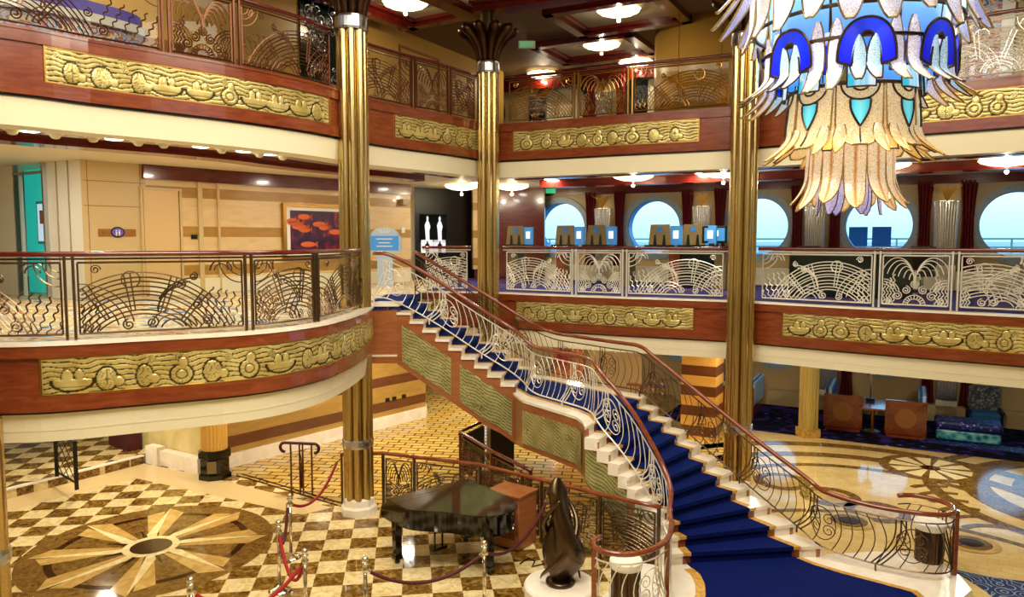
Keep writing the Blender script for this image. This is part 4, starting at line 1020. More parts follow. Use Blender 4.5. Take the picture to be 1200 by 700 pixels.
# ================================================================ lounge, deck three right
an=math.atan2(SD.y,SD.x)
def booth(x_,y_,lb,flip):
    t=thing('booth_bench',(x_,y_,0),lb,'bench','mahogany booth benches with round inlays'); c=Vector((x_,y_)); w=.92; hh=.86
    mb=MB(); mb.box((x_,y_,.08+hh/2),(w,.08,hh),an); e=mb.build('end_panel','mahogany',t,bevel=.01)
    f=c-SNV*.045; mb=MB()
    for z_ in (.14,.08+hh-.06): mb.box((f.x,f.y,z_),(w-.02,.03,.07),an)
    for s in (-1,1): q=f+SD*(s*(w/2-.045)); mb.box((q.x,q.y,.08+hh/2),(.07,.03,hh-.02),an)
    mb.build('panel_frame','walnut',e)
    mb=MB(); vs=[];n=32
    for r in (.24,.27): vs+=[((f+SD*(r*cos(2*PI*i/n))-SNV*.012).x,(f+SD*(r*cos(2*PI*i/n))-SNV*.012).y,.08+hh/2+r*sin(2*PI*i/n)) for i in range(n)]
    mb.add(vs,[(i,(i+1)%n,(i+1)%n+n,i+n) for i in range(n)]); mb.build('inlay_ring','walnut',e)
    mb=MB(); g=f+SNV*.012
    mb.add([((g+SD*(.24*cos(2*PI*i/n))-SNV*.02).to_3d()+Vector((0,0,.08+hh/2+.24*sin(2*PI*i/n)))) for i in range(n)],[tuple(range(n))]); mb.build('inlay_disc','brown_panel',e)
    for sx in (-1,1):
        for sz in (-1,1):
            a_=g+SD*(sx*.19)-SNV*.02; b_=g+SD*(sx*.38)-SNV*.02; mb=MB(); mb.tube([(a_.x,a_.y,.08+hh/2+sz*.19),(b_.x,b_.y,.08+hh/2+sz*.36)],.008,4); mb.build('inlay_strip','brown_panel',e)
    s=1 if flip else -1
    b0=c+SNV*.85; mb=MB(); mb.box((b0.x,b0.y,.25),(w-.1,1.5,.3),an); mb.build('seat_base','walnut',t)
    mb=MB(); mb.box((b0.x,b0.y,.45),(w-.08,1.5,.14),an); mb.build('seat_cushion','banquette_stripe',t,bevel=.03)
    b1=b0+SD*(s*.36); mb=MB(); mb.box((b1.x,b1.y,.78),(.18,1.5,.6),an); mb.build('backrest','banquette_stripe',t,bevel=.04)
    mb=MB(); mb.box((c.x,c.y,.04),(w*.9,.1,.08),an); mb.build('foot','walnut',t)
booth(8.53,18.85,'mahogany booth bench with a round inlay, left of the small table',False)
booth(9.75,18.1,'mahogany booth bench with a round inlay, right of the small table',True)
booth(6.1,19.9,'mahogany booth bench half hidden by the big gold column',True)
t=thing('pedestal_table',(9.2,18.65,0),'small dark table between the two mahogany booth benches','table')
mb=MB(); mb.box((9.25,18.75,.70),(.62,1.2,.05),an); mb.build('table_top','walnut',t,bevel=.01); mb=MB(); mb.lathe([(.2,0),(.2,.03),(.05,.08),(.05,.68)],(9.25,18.75,0),20); mb.build('table_base','brass',t)
t=thing('table_lamp',(9.35,19.1,.725),'small lamp with a dark square foot on the booth table','lamp')
mb=MB(); mb.box((9.35,19.1,.765),(.2,.2,.08),an); mb.build('foot','dark',t); mb=MB(); mb.tube([(9.35,19.1,.8),(9.35,19.1,1.45)],.02,6); mb.build('stem','silver',t); mb=MB(); mb.lathe([(.1,1.4),(.13,1.55),(.1,1.6)],(9.35,19.1,0),16); mb.build('shade','silver',t)
t=thing('tufted_ottoman',(11.2,17.95,0),'long ottoman with a blue patterned top and buttoned teal sides','ottoman')
mb=MB(); mb.box((11.2,17.95,.16),(1.35,.72,.24),an); mb.build('tufted_side','tuft_teal',t,bevel=.04); 
mb=MB(); mb.box((11.2,17.95,.39),(1.42,.8,.22),an); mb.build('cushion','tuft_pattern',t,bevel=.07)
for sx in (-1,1):
    for sy in (-1,1): q=Vector((11.2,17.95))+SD*(sx*.58)+SNV*(sy*.28); mb=MB(); mb.box((q.x,q.y,.02),(.07,.07,.04),an); mb.build('leg','dark',t)
mb=MB(); q=Vector((11.3,17.3)); mb.box((11.1,17.38,.01),(2.4,.5,.022),an); o=mb.build('small_rug','tuft_pattern'); tag(o,'blue and yellow patterned mat in front of the ottoman','rug')
t=thing('armchair',(12.3,19.05,0),'grey patterned armchair behind the ottoman by the pilaster','chair'); a2=an+.1
mb=MB(); mb.box((12.3,19.05,.33),(.66,.62,.26),a2); mb.build('seat','stripe_blue',t,bevel=.04)
q=Vector((12.3,19.05))+SNV*.3; mb=MB(); mb.box((q.x,q.y,.72),(.72,.16,.72),a2); mb.build('backrest','chair_fabric',t,bevel=.05)
for s in (-1,1):
    q=Vector((12.3,19.05))+SD*(s*.37); mb=MB(); mb.box((q.x,q.y,.5),(.08,.6,.06),a2); mb.build('arm','dark',t,bevel=.01)
    for r in (-1,1): q2=q+SNV*(r*.26); mb=MB(); mb.box((q2.x,q2.y,.24),(.05,.05,.48),a2); mb.build('leg','dark',t)
# banded pier and cream wall behind the stairs
mb=MB(); mb.box((4.75,18.3,1.35),(.85,.8,2.7),an)
def bandmat():
    bands('pier_band',.1,.5,.5,('D99A3C','E3AC54'),('5E2E10','74401A'))
bandmat(); struct('wall_pier',mb,'pier_band')
mb=MB(); mb.box((3.0,21.2,1.35),(1.6,.15,2.7),an); struct('wall_partition_cream',mb,'tan_panel')
mb=MB(); mb.box((1.55,20.0,1.35),(.9,.2,2.7),an); struct('wall_partition_orange',mb,'oak_orange')
t=thing('display_case',(3.45,18.9,0),'open glass-topped railing stand glimpsed beyond the stair landing','stand')
mb=MB()
for i in range(7):
    q=Vector((3.1,19.1))+SD*(i*.13); mb.tube([(q.x,q.y,0.02),(q.x,q.y,1.15)],.014,6)
mb.build('bars','walnut',t); mb=MB(); mb.box((3.44,18.92,1.17),(.95,.2,.04),an); mb.build('top','walnut',t)
t=thing('fire_cabinet',(1.35,19.87,1.54),'small red box on the wall beyond the staircase, seen through the far railing','box')
mb=MB(); mb.box((1.35,19.87,1.75),(.26,.12,.42),an); mb.build('box_body','red_velvet',t,bevel=.01)
# ================================================================ deck four furnishings
def on_wall(a,b,t,z,w,h,d=.04,side=-1):     # frame of reference on a wall running a->b, facing the atrium
    a=Vector(a);b=Vector(b); tt=(b-a).normalized(); n=Vector((tt.y,-tt.x)); p=a+tt*t+n*.0
    return p,tt,n,math.atan2(tt.y,tt.x)
BW=((-7.75,15.85),(-2.95,21.7))
def wall_t(px,z):       # distance along the banded wall that shows at a photo column
    a=Vector(BW[0]);b=Vector(BW[1]); best=min(range(401),key=lambda i:abs(PX(*(a.lerp(b,i/400)),z)-px)); return (b-a).length*best/400
def wbox(mb,wl,t,z,w,h,d,out=0):
    p,tt,n,an=on_wall(wl[0],wl[1],t,z,w,h); q=p+n*(out+d/2); mb.box((q.x,q.y,z),(w,d,h),an); return mb
# painting
ta,tb=wall_t(332,5),wall_t(408,5); tm=(ta+tb)/2; p,tt,n,an=on_wall(*BW,tm,5.1,1,1)
t=thing('framed_painting',(p.x,p.y,5.15),'large painting of orange fish on purple in a cream and gold frame','picture')
W_=tb-ta; mb=MB(); wbox(mb,BW,tm,5.12,W_,1.30,.05); mb.build('mat_board','white',t)
mb=MB(); wbox(mb,BW,tm,5.14,W_-.34,1.02,.01,.05); mb.build('canvas','art',t)
mb=MB()
for dz in (-.66,.66): wbox(mb,BW,tm,5.12+dz,W_+.1,.09,.09)
for s in (-1,1): wbox(mb,BW,tm+s*W_/2,5.12,.09,1.4,.09)
mb.build('frame','brass',t)
M['fish']=M['orange']
mb=MB(); rr=random.Random(3)
for i in range(9):
    u=rr.uniform(-.40,.40)*W_; z=5.12+rr.uniform(-.34,.38); p,tt,n,an=on_wall(*BW,tm+u,z,1,1); q=p+n*.066; L_=rr.uniform(.14,.24)
    vs=[(q.x+tt.x*L_*cos(a)*1.0,q.y+tt.y*L_*cos(a),z+.07*sin(a)) for a in [2*PI*k/14 for k in range(14)]]; mb.add(vs,[tuple(range(14))[::-1]])
    tl=tt*(L_*.8); mb.add([(q.x+tl.x,q.y+tl.y,z),(q.x+tl.x*1.6,q.y+tl.y*1.6,z+.09),(q.x+tl.x*1.6,q.y+tl.y*1.6,z-.09)],[(0,1,2),(2,1,0)])
mb.build('painted_fish','orange',t)
# wall plates and door on the banded wall
td=wall_t(190,5); mb=MB(); wbox(mb,BW,td,4.85,.75,2.25,.03); o=struct('door_2',mb,'door_tan')
mb=MB(); 
for s in (-.42,.42): wbox(mb,BW,td+s,4.85,.05,2.3,.05)
wbox(mb,BW,td,6.0,.9,.05,.05); mb.build('door_frame','tan_panel',o)
tp=wall_t(227,5); mb=MB(); wbox(mb,BW,tp,4.98,.14,.10,.02); o=mb.build('wall_plate','counter_dark'); tag(o,'small dark switch plate on the banded wall right of the flush door','switch plate')
tp=wall_t(472,5); mb=MB(); wbox(mb,BW,tp,5.2,.12,.16,.02); o=mb.build('wall_plate','white'); tag(o,'small white plate on the pale banded wall above the blue screen','switch plate')
mb=MB(); wbox(mb,BW,wall_t(472,6),6.0,.22,.16,.14); o=mb.build('speaker_box','tan_grey'); tag(o,'small pale wall speaker high at the end of the banded wall','speaker')
for px_ in (454,462,473):      # dark sockets low on the banded wall of the lower deck
    LW=((-6.35,15.45),(-2.4,20.35)); a=Vector(LW[0]);b=Vector(LW[1]); i_=min(range(401),key=lambda i:abs(PX(*(a.lerp(b,i/400)),.7)-px_)); mb=MB(); wbox(mb,LW,(b-a).length*i_/400,.72,.13,.1,.02); o=mb.build('wall_socket','dark')
    tag(o,{454:'small dark wall socket, leftmost of three on the lower banded wall',462:'small dark wall socket, middle of three on the lower banded wall',473:'small dark wall socket, rightmost of three on the lower banded wall'}[px_],'socket','sockets on the lower banded wall')
# restroom sign
RW=((-8.55,14.85),(-7.75,15.85)); t=thing('restroom_sign',(-8.1,15.4,4.9),'dark rectangular wall sign with a blue oval on the tan panelled corner','sign')
mb=MB(); wbox(mb,RW,.66,5.06,.74,.15,.02); mb.build('plate','brown_panel',t)
p,tt,n,an=on_wall(*RW,.66,5,1,1)
def ovalm(r1,r2,out,mat,nm,dz=0):
    mb=MB(); q=p+n*out; mb.add([(q.x+tt.x*r1*cos(a),q.y+tt.y*r1*cos(a),5.07+dz+r2*sin(a)) for a in [2*PI*k/28 for k in range(28)]],[tuple(range(28))]); mb.build(nm,mat,t)
ovalm(.14,.11,.024,'counter_dark','oval_rim'); ovalm(.115,.085,.027,'violet','oval')
mb=MB()
for s in (-.03,.03):
    q=p+tt*s+n*.03; mb.box((q.x,q.y,5.105),(.025,.004,.025),an); mb.box((q.x,q.y,5.06),(.035,.004,.05),an,top=.5 if s<0 else 1); mb.box((q.x,q.y,5.02),(.02,.004,.04),an)
mb.build('figure_symbols','white',t)
mb=MB(); 
for s in (-.28,.28): wbox(mb,RW,.66+s,5.06,.03,.03,.004,.021)
mb.build('plate_motif','brass',t)
mb=MB()
for z_ in (5.6,6.1,4.6): wbox(mb,RW,.64,z_,1.2,.012,.004)
for s in (.12,1.16): wbox(mb,RW,s,5.1,.012,2.8,.004)
struct('trim_restroom_joint',mb,'brown_panel')
# teal glass doorway with poster
t=thing('glass_door',(-10.6,16.1,Z4),'teal lit glass doorway between white panels at far left','glass door'); a,b=(-10.58,16.0),(-9.54,15.37); DW=(a,b)
mb=wallseg((-11.2,17.2),(-9.5,16.2),Z4,6.56); mb.build('glass_panel','teal_glass',t)
mb=MB(); wbox(mb,DW,.04,5.1,.06,2.9,.08); wbox(mb,DW,1.18,5.1,.06,2.9,.08); wbox(mb,DW,.6,6.3,1.2,.06,.08); mb.build('door_frame','silver',t)
t=thing('poster',(-10.3,16.5,5),'white and red framed poster inside the teal doorway','poster'); PW=((-10.95,16.98),(-9.7,16.24)); mb=MB(); wbox(mb,PW,.62,5.3,.6,.95,.03); mb.build('frame','silver',t); mb=MB(); wbox(mb,PW,.62,5.3,.5,.83,.01,.03); mb.build('print','screen_white',t)
mb=MB(); wbox(mb,PW,.62,5.42,.3,.3,.004,.042); mb.build('printed_patch','orange',t)
# screen stand at head of the stairs
t=thing('information_screen',(-3.1,18.6,Z4),'arched grey stand with a blue information screen behind the head of the stairs','screen'); fx,fy=-3.32,19.4
mb=MB(); n_=20; prof=[(-.2,0),(.2,0),(.2,.85),(.42,.9),(.42,1.30)]+[(.36*cos(PI*k/n_),1.32+.22*sin(PI*k/n_)) for k in range(n_+1)]+[(-.42,1.30),(-.42,.9),(-.2,.85)]
vs=[(fx+x_,fy+d,Z4+z_) for d in (0,.14) for x_,z_ in prof]; k_=len(prof); mb.add(vs,[tuple(range(k_)),tuple(range(k_,2*k_))[::-1]]+[(i,i+k_,(i+1)%k_+k_,(i+1)%k_) for i in range(k_)]); mb.build('arched_body','grey_frame',t)
mb=MB(); mb.box((fx,fy-.01,Z4+1.14),(.72,.03,.36)); sc_=mb.build('screen','screen_blue',t)
mb=MB()
for z_,w_ in ((1.24,.42),(1.14,.3),(1.05,.42)): mb.box((fx,fy-.03,Z4+z_),(w_,.006,.018))
mb.build('screen_text','white',sc_)
mb=MB()
for k in range(5): a_=PI*(.25+.125*k); mb.tube([(fx+.1*cos(a_),fy-.01,Z4+1.35+.06*sin(a_)),(fx+.24*cos(a_),fy-.01,Z4+1.35+.16*sin(a_))],.008,4)
mb.build('fan_motif','white',t)
# portrait panels in the dark shop
SW=((-2.95,22.6),(-.2,24.6))
def portrait(px,z,w,h,lab,fig):
    a=Vector(SW[0]);b=Vector(SW[1]); bi=min(range(401),key=lambda i:abs(PX(*(a.lerp(b,i/400)),z)-px)); tq=(b-a).length*bi/400; p,tt,n,an=on_wall(*SW,tq,z,1,1)
    t=thing('portrait_panel',(p.x,p.y,z),lab,'picture','portrait panels in the dark shop front')
    mb=MB(); wbox(mb,SW,tq,z,w,h,.02,.02); mb.build('board','black_gloss' if fig else 'screen_white',t)
    mb=MB(); q=p+n*.05
    sil=[(-.12,-.5),(-.16,-.1),(-.2,.1),(-.1,.22),(-.05,.26),(-.08,.36),(0,.45),(.08,.36),(.05,.26),(.12,.2),(.2,.05),(.13,-.1),(.14,-.5)]
    mb.add([(q.x+tt.x*x_*w,q.y+tt.y*x_*w,z+y_*h) for x_,y_ in sil],[tuple(range(len(sil)))]); mb.build('figure_print','screen_white' if fig else 'dark',t)
portrait(500,5.28,.5,.85,'black panel with a white standing figure, left of the shop pair',True); portrait(514.5,5.28,.5,.85,'black panel with a white figure in a long coat, right of the shop pair',True)
portrait(500,4.72,.42,.4,'small white portrait board under the left figure panel',False); portrait(514.5,4.72,.42,.4,'small white portrait board under the right figure panel',False)
mb=MB(); mb.box((-1.0,23.5,5.3),(.5,.3,2.6),.2); struct('wall_shop_pier',mb,'wall_band_high')
mb=wallseg((-1.2,23.6),(1.0,23.0),Z4,6.56); struct('wall_shop_return',mb,'mahogany_dark')
# photo kiosks on a long counter
def along(s,n,z=0): p=SD*s+SNV*n; return (p.x,p.y,z)
def s_px(px,n,z):
    return min([i*.02-12 for i in range(1400)],key=lambda s:abs(PX(*(SD*s+SNV*n),z)-px))
nK=18.6
sa,sb=s_px(596,nK,4.8),s_px(860,nK,4.8)
t=thing('kiosk_counter',along((sa+sb)/2,nK,Z4),'dark counter carrying the photo kiosks behind the middle railing','counter')
m0=along((sa+sb)/2,nK); mb=MB(); mb.box((m0[0],m0[1],4.72),(sb-sa,.7,.06),an_:=math.atan2(SD.y,SD.x)); mb.build('counter_top','counter_dark',t,bevel=.01)
for k,(u0,u1) in enumerate(((600,612),(655,668),(728,742),(786,800),(840,852))):
    s0=s_px((u0+u1)/2,nK,4.2); q=along(s0,nK); mb=MB(); mb.box((q[0],q[1],4.2),(.28,.5,.98),an_); mb.build('leg','walnut' if k%2 else 'kiosk_gold',t)
q=along(s_px(820,nK,4.2),nK+.1); mb=MB(); mb.box((q[0],q[1],4.25),(1.0,.4,.85),an_); mb.build('cupboard','counter_dark',t,bevel=.01)
kl=['leftmost kiosk of the counter, half behind the thin gold column','kiosk in front of the first whole porthole','brown-gold kiosk between the first two whole portholes','kiosk at the left of the second whole porthole','pale kiosk right of the second porthole','last kiosk of the counter before the big column']
first=None
def kiosk_parts(x_,y_,lb):
    t=thing('photo_kiosk',(x_,y_,4.75),lb,'kiosk','photo kiosks on the middle deck counter'); t.rotation_euler=(0,0,0)
    o=Vector((x_,y_)); P=lambda u,v,z:((o+SD*u+SNV*v).x,(o+SD*u+SNV*v).y,4.75+z)
    mb=MB(); pr=[(-.30,0),(.30,0),(.24,.56),(-.24,.56)]
    mb.add([P(u,0,z) for u,z in pr]+[P(u,.08,z) for u,z in pr],[(0,1,2,3),(7,6,5,4),(0,4,5,1),(1,5,6,2),(2,6,7,3),(3,7,4,0)]); mb.build('header_panel','kiosk_gold',t)
    mb=MB(); mb.add([P(u,-.01,z) for u,z in [(-.07,.36),(.07,.36),(.07,.5),(-.07,.5)]],[(0,1,2,3)]); mb.build('emblem_plate','stripe_blue',t)
    for s in (-.12,.12): mb=MB(); mb.add([P(s-.05,-.012,.02),P(s+.05,-.012,.02),P(s+.02,-.012,.3),P(s-.02,-.012,.3)],[(0,1,2,3)]); mb.build('panel_notch','counter_dark',t)
    mb=MB(); a_=P(.44,-.02,.28); mb.box(a_,(.34,.05,.48),an_-.35); s_=mb.build('screen','screen_blue',t)
    a_=P(.435,-.055,.3); mb=MB(); mb.box(a_,(.16,.012,.2),an_-.35); mb.build('screen_picture','screen_white',s_)
    mb=MB(); a_=P(0,.0,.02); mb.box(a_,(.7,.3,.04),an_); mb.build('stand','counter_dark',t)
    return t
for i,px in enumerate((604,662,699,773,812,838)):
    s0=s_px(px,nK,5.0); q=along(s0,nK)
    if i==0: first=kiosk_parts(q[0],q[1],'photo kiosk, '+kl[0])
    elif i<5: dup(first,(q[0],q[1],4.75),None,'photo kiosk, '+kl[i])
    else:
        t=thing('monitor',(q[0],q[1],4.75),'black computer monitor at the right end of the kiosk counter','monitor')
        mb=MB(); mb.box((q[0],q[1],5.05),(.62,.05,.42),an_); s_=mb.build('screen_case','counter_dark',t,bevel=.01); mb=MB(); mb.box((q[0]-SNV.x*.03,q[1]-SNV.y*.03,5.05),(.5,.01,.32),an_); mb.build('display','screen_blue',t); mb=MB(); mb.box((q[0]-SNV.x*.04,q[1]-SNV.y*.04,5.08),(.2,.008,.14),an_); mb.build('display_window','screen_white',s_)
        mb=MB(); mb.box((q[0],q[1],4.79),(.25,.18,.08),an_); mb.build('stand','dark',t)
# guest desk right of the column
nD=17.4; sa,sb=s_px(928,nD,4.6),s_px(1072,nD,4.6); m0=along((sa+sb)/2,nD)
t=thing('guest_desk',(m0[0],m0[1],Z4),'long dark green desk with a wood top behind the right middle railing','desk')
mb=MB(); mb.box((m0[0],m0[1],Z4+.46),(sb-sa,.7,.92),an_); mb.build('front','counter_dark',t,bevel=.02); mb=MB(); mb.box((m0[0],m0[1],Z4+1.0),(sb-sa+.2,.8,.05),an_); mb.build('desk_top','walnut',t,bevel=.01)
mb=MB(); mb.box((m0[0],m0[1],Z4+.95),(sb-sa-.1,.72,.06),an_); mb.build('recess','tan_panel',t)
for px,lb in ((948,'dark desk chair back at the left end of the green desk'),(1082,'dark desk chair back at the right end of the green desk')):
    q=along(s_px(px,18.2,4.6),18.2); t=thing('desk_chair',(q[0],q[1],Z4),lb,'chair','desk chairs behind the right railing')
    mb=MB(); mb.box((q[0],q[1],Z4+.83),(.5,.1,.5),an_); mb.build('backrest','leather_black',t,bevel=.03); mb=MB(); mb.box((q[0]+SNV.x*.25,q[1]+SNV.y*.25,Z4+.48),(.5,.5,.12),an_); mb.build('seat','leather_black',t,bevel=.03); mb=MB(); mb.lathe([(.26,0),(.26,.03),(.04,.06),(.04,.44)],(q[0]+SNV.x*.25,q[1]+SNV.y*.25,Z4),16); mb.build('pedestal','chrome',t)
# deck chairs and rail outside
for px,lb in ((1004,'pale deck lounger outside seen low through the porthole behind the chandelier tail'),(1032,'second deck seat outside through the same porthole')):
    q=along(s_px(px,24.0,4.6),24.0); t=thing('deck_chair',(q[0],q[1],4.2),lb,'chair'); mb=MB(); mb.box((q[0],q[1],4.7),(.5,.5,.06),an_); mb.build('seat','white',t); mb=MB(); mb.box((q[0]+SNV.x*.22,q[1]+SNV.y*.22,5.0),(.5,.06,.6),an_); mb.build('backrest','stripe_blue',t)
    for s in (-1,1): mb=MB(); mb.box((q[0]+SD.x*s*.22,q[1]+SD.y*s*.22,4.43),(.05,.5,.5),an_); mb.build('leg','white',t)
mb=MB(); mb.prism([SNP(-20,21.6),SNP(30,21.6),SNP(30,26.4),SNP(-20,26.4)],4.0,4.18); struct('floor_promenade',mb,'tan_grey')
t=thing('promenade_railing',along(0,26.2,4.18),'ship promenade rail outside the portholes above the sea','railing'); 
for z_ in (4.45,4.7,4.95): mb=MB(); mb.tube([along(-20,26.2,z_),along(30,26.2,z_)],.03,5); mb.build('bar','white',t)
for k in range(34): mb=MB(); q=along(-20+1.5*k,26.2); mb.box((q[0],q[1],4.57),(.05,.05,.8),an_); mb.build('post','white',t)
# ================================================================ ceiling fittings
lamp0=None
def lamp(x_,y_,z_,lab,scale=1.):
    global lamp0
    if lamp0 is None:
        lamp0=thing('shell_ceiling_lamp',(x_,y_,z_),lab,'ceiling lamp','scalloped glass ceiling lamps')
        mb=MB(); mb.lathe([(.40,-.02),(.43,-.05),(.38,-.10),(.24,-.15),(0.001,-.17)],(x_,y_,z_),60,scal=.16,lobes=12); mb.build('glass_bowl','lamp_glow',lamp0,smooth=False)
        mb=MB(); mb.lathe([(.2,0),(.2,-.03),(.43,-.035),(.43,-.05)],(x_,y_,z_),32); mb.build('rim','brass',lamp0)
        mb=MB(); mb.lathe([(.02,-.165),(.025,-.18),(.0,-.20)],(x_,y_,z_),12); mb.build('finial','brass',lamp0)
        return lamp0
    return dup(lamp0,(x_,y_,z_),None,lab)
def Uz(px,py,z): return U(px,py,z)
L5=[((475,8),'scalloped ceiling lamp at the top edge near the tall left column'),((725,16),'large scalloped lamp in the coffer at top centre'),((705,56),'scalloped lamp in the second coffer below the largest'),((636,90),'small far lamp glimpsed just over the upper railing'),((745,76),'distant lamp right above the far upper railing')]
lampsp=[]
for (q,lb) in L5:
    p=Uz(q[0],q[1],ZC-.18); lamp(p[0],p[1],ZC-.05,lb); lampsp.append((p[0],p[1],ZC-.5))
L4=[((541,222),'ceiling lamp left of the thin column on the middle deck'),((600,222),'flat ceiling lamp just right of the thin column'),((742,211),'ceiling lamp over the photo kiosks'),((848,207),'ceiling lamp just left of the big column'),((1037,198),'ceiling lamp behind the chandelier tail'),((1180,193),'bright ceiling lamp at the right edge of the middle deck')]
for (q,lb) in L4:
    p=Uz(q[0],q[1],6.36)
    lamp(p[0],p[1]+.0,6.5,lb); lampsp.append((p[0],p[1],6.0))
# coffers in the top ceiling
def coffer(cx_,cy_,w,d,rot,zc=ZC):
    c=Vector((cx_,cy_)); a=Vector((cos(rot),sin(rot))); b=Vector((-a.y,a.x)); mb=MB()
    for k,(off,dz,th) in enumerate(((0,.16,.22),(.2,.09,.14))):
        for s in (-1,1):
            q=c+b*(s*(d/2-off)); mb.box((q.x,q.y,zc-dz/2),(w-2*off+th,th,dz),rot)
            q=c+a*(s*(w/2-off)); mb.box((q.x,q.y,zc-dz/2),(th,d-2*off+th,dz),rot)
    struct('trim_coffer',mb,'mahogany_dark')
    mb=MB(); mb.box((c.x,c.y,zc-.01),(w-.5,d-.5,.02),rot); struct('ceiling_coffer_panel',mb,'tan_grey')
for (px_,py_,w_,d_) in ((725,20,2.6,2.0),(697,58,2.6,2.0),(480,8,2.4,1.8)):
    p=U(px_,py_,ZC-.1); coffer(p[0],p[1],w_,d_,an_ if px_>500 else math.radians(58))
mb=MB(); p0=ED5F.off(-.9); sweep(mb,ED5F,rect(.3,.75,ZC-.35,ZC)); sweep(mb,ED5F,rect(.75,.9,ZC-.22,ZC)); struct('trim_atrium_beam',mb,'mahogany_dark')
mb=MB(); sweep(mb,ED5L,rect(-.5,-.1,ZC-.3,ZC)); sweep(mb,ED5L,rect(-2.4,-2.2,ZC-.25,ZC)); struct('trim_atrium_beam',mb,'mahogany_dark')
# downlights on the left soffit
rr=random.Random(5); first=None
for i,px in enumerate((28,62,92,128,155,182,215,262,290,318,338,352,368)):
    s0=ED5L.px(px,6.4); q=ED5L.at(s0,-.72); z_=6.335
    if i in (1,4,7,9,11):
        mb=MB(); mb.lathe([(.001,-.012),(.10,-.012),(.12,-.004),(.12,.03)],(q[0],q[1],z_-.0),20); o=mb.build('round_downlight','downlight'); tag(o,f'small round downlight in the left balcony soffit','downlight','round downlights and cone spots along the left soffit')
    else:
        if first is None:
            first=thing('cone_spotlight',(q[0],q[1],z_),'cream cone spotlight hanging from the left balcony soffit','spotlight','cone spotlights along the left soffit'); mb=MB(); mb.lathe([(.085,.03),(.085,-.01),(.05,-.06),(.03,-.07),(0,-.07)],(q[0],q[1],z_),18); mb.build('cone','cream',first,smooth=True); mb=MB(); mb.lathe([(.12,.03),(.12,.0),(.1,-.01)],(q[0],q[1],z_),18); mb.build('rim','white',first)
        else: dup(first,(q[0],q[1],z_))
def txt(s,loc,rot,size,mat,name,parent=None):
    cu=bpy.data.curves.new(name,'FONT'); cu.body=s; cu.size=size; cu.extrude=.004; cu.align_x='CENTER'; cu.align_y='CENTER'
    o=bpy.data.objects.new(name,cu); COL.objects.link(o); cu.materials.append(M[mat]); me=bpy.data.meshes.new_from_object(o); bpy.data.objects.remove(o); o=bpy.data.objects.new(name,me); COL.objects.link(o); o.rotation_euler=rot
    if parent: o.parent=parent; loc=Vector(loc)-Vector(ORG[parent.name])
    o.location=loc; return o
for (px_,py_,z_,lb,w_) in ((617,57,9.78,'green EXIT sign hanging from the upper ceiling','x',),(645,223,6.22,'small green EXIT sign under the middle deck ceiling','y')):
    d_=19. if w_=='x' else 20.; q=Vector(((px_-600)/F*d_,d_)); t=thing('exit_sign',(q.x,q.y,z_),lb,'sign','green exit signs')
    z2=z_; mb=MB(); kx=1 if w_=='x' else .62; mb.box((q.x,q.y,z2),(.42*kx,.05,.19*kx)); mb.build('sign_box','white' if w_=='x' else 'exit_green',t); txt('EXIT',(q.x,q.y-.03,z2),(PI/2,0,0),.17*kx,'exit_green' if w_=='x' else 'white','sign_text',t)
    mb=MB(); top=ZC if w_=='x' else 6.5; mb.box((q.x,q.y,(z2+.09+top)/2),(.02,.02,top-z2-.09)); mb.build('hanger','steel',t)
# ================================================================ deck five furnishings
t=thing('round_wall_drum',(5.2,19.8,Z5),'curved tan metal-clad wall drum behind the upper railing','wall drum')
mb=MB(); mb.lathe([(1.75,0),(1.75,ZC-Z5)],(5.35,19.0,Z5),56); mb.build('cladding','tan_drum' if 'tan_drum' in M else 'gold_panel',t,smooth=True)
mb=MB()
for a_ in (-1.9,-1.2,-2.5): mb.box((5.35+1.755*cos(a_),19.0+1.755*sin(a_),(Z5+ZC)/2),(.012,.02,ZC-Z5),a_+PI/2)
mb.build('seam','brown_panel',t)
p=Vector(ED5F.at(ED5F.px(623,7.9),-.35)); t=thing('notice_board',(p.x,p.y,Z5),'small black notice with white script standing just behind the upper railing','sign')
mb=MB(); mb.box((p.x,p.y,Z5+.36),(.42,.04,.5),-.3); bd=mb.build('board','black_gloss',t); mb=MB()
for s in (-.2,.2): mb.box((p.x+s*cos(-.3),p.y+s*sin(-.3),Z5+.36),(.02,.05,.54),-.3)
for z_ in (.1,.62): mb.box((p.x,p.y,Z5+z_),(.44,.05,.02),-.3)
mb.build('frame','steel',t)
mb=MB()
for k,w_ in enumerate((.2,.28,.24)):
    for j in range(5): mb.box((p.x+(-w_/2+w_*j/4)*cos(-.3)+.0-.025*sin(.3),p.y-.025-(-w_/2+w_*j/4)*sin(.3),Z5+.5-.13*k+.01*(j%2)),(w_/5.5,.006,.03),-.3)
mb.build('script_lines','white',bd)
for s in (-.12,.12): mb=MB(); mb.box((p.x+s,p.y-s*.3,Z5+.05),(.03,.2,.1)); mb.build('leg','steel',t)
# cream arch panel with dark ring
q=Vector(W(.1,-.5)); 
t=thing('dark_drape',(W(1.08,-1.2)[0],W(1.08,-1.2)[1],Z5),'dark narrow banner beside the tan wall drum','banner'); mb=MB(); q=W(1.0,-1.5); mb.box((q[0],q[1],Z5+.9),(.5,.08,1.75),an_); mb.build('cloth','counter_dark',t)
mb=MB(); q=W(.78,-1.7); mb.box((q[0],q[1],Z5+.35),(.45,.12,.7),an_); o=mb.build('standing_display','stripe_blue'); tag(o,'low blue display standing behind the upper railing left of the dark banner','display')
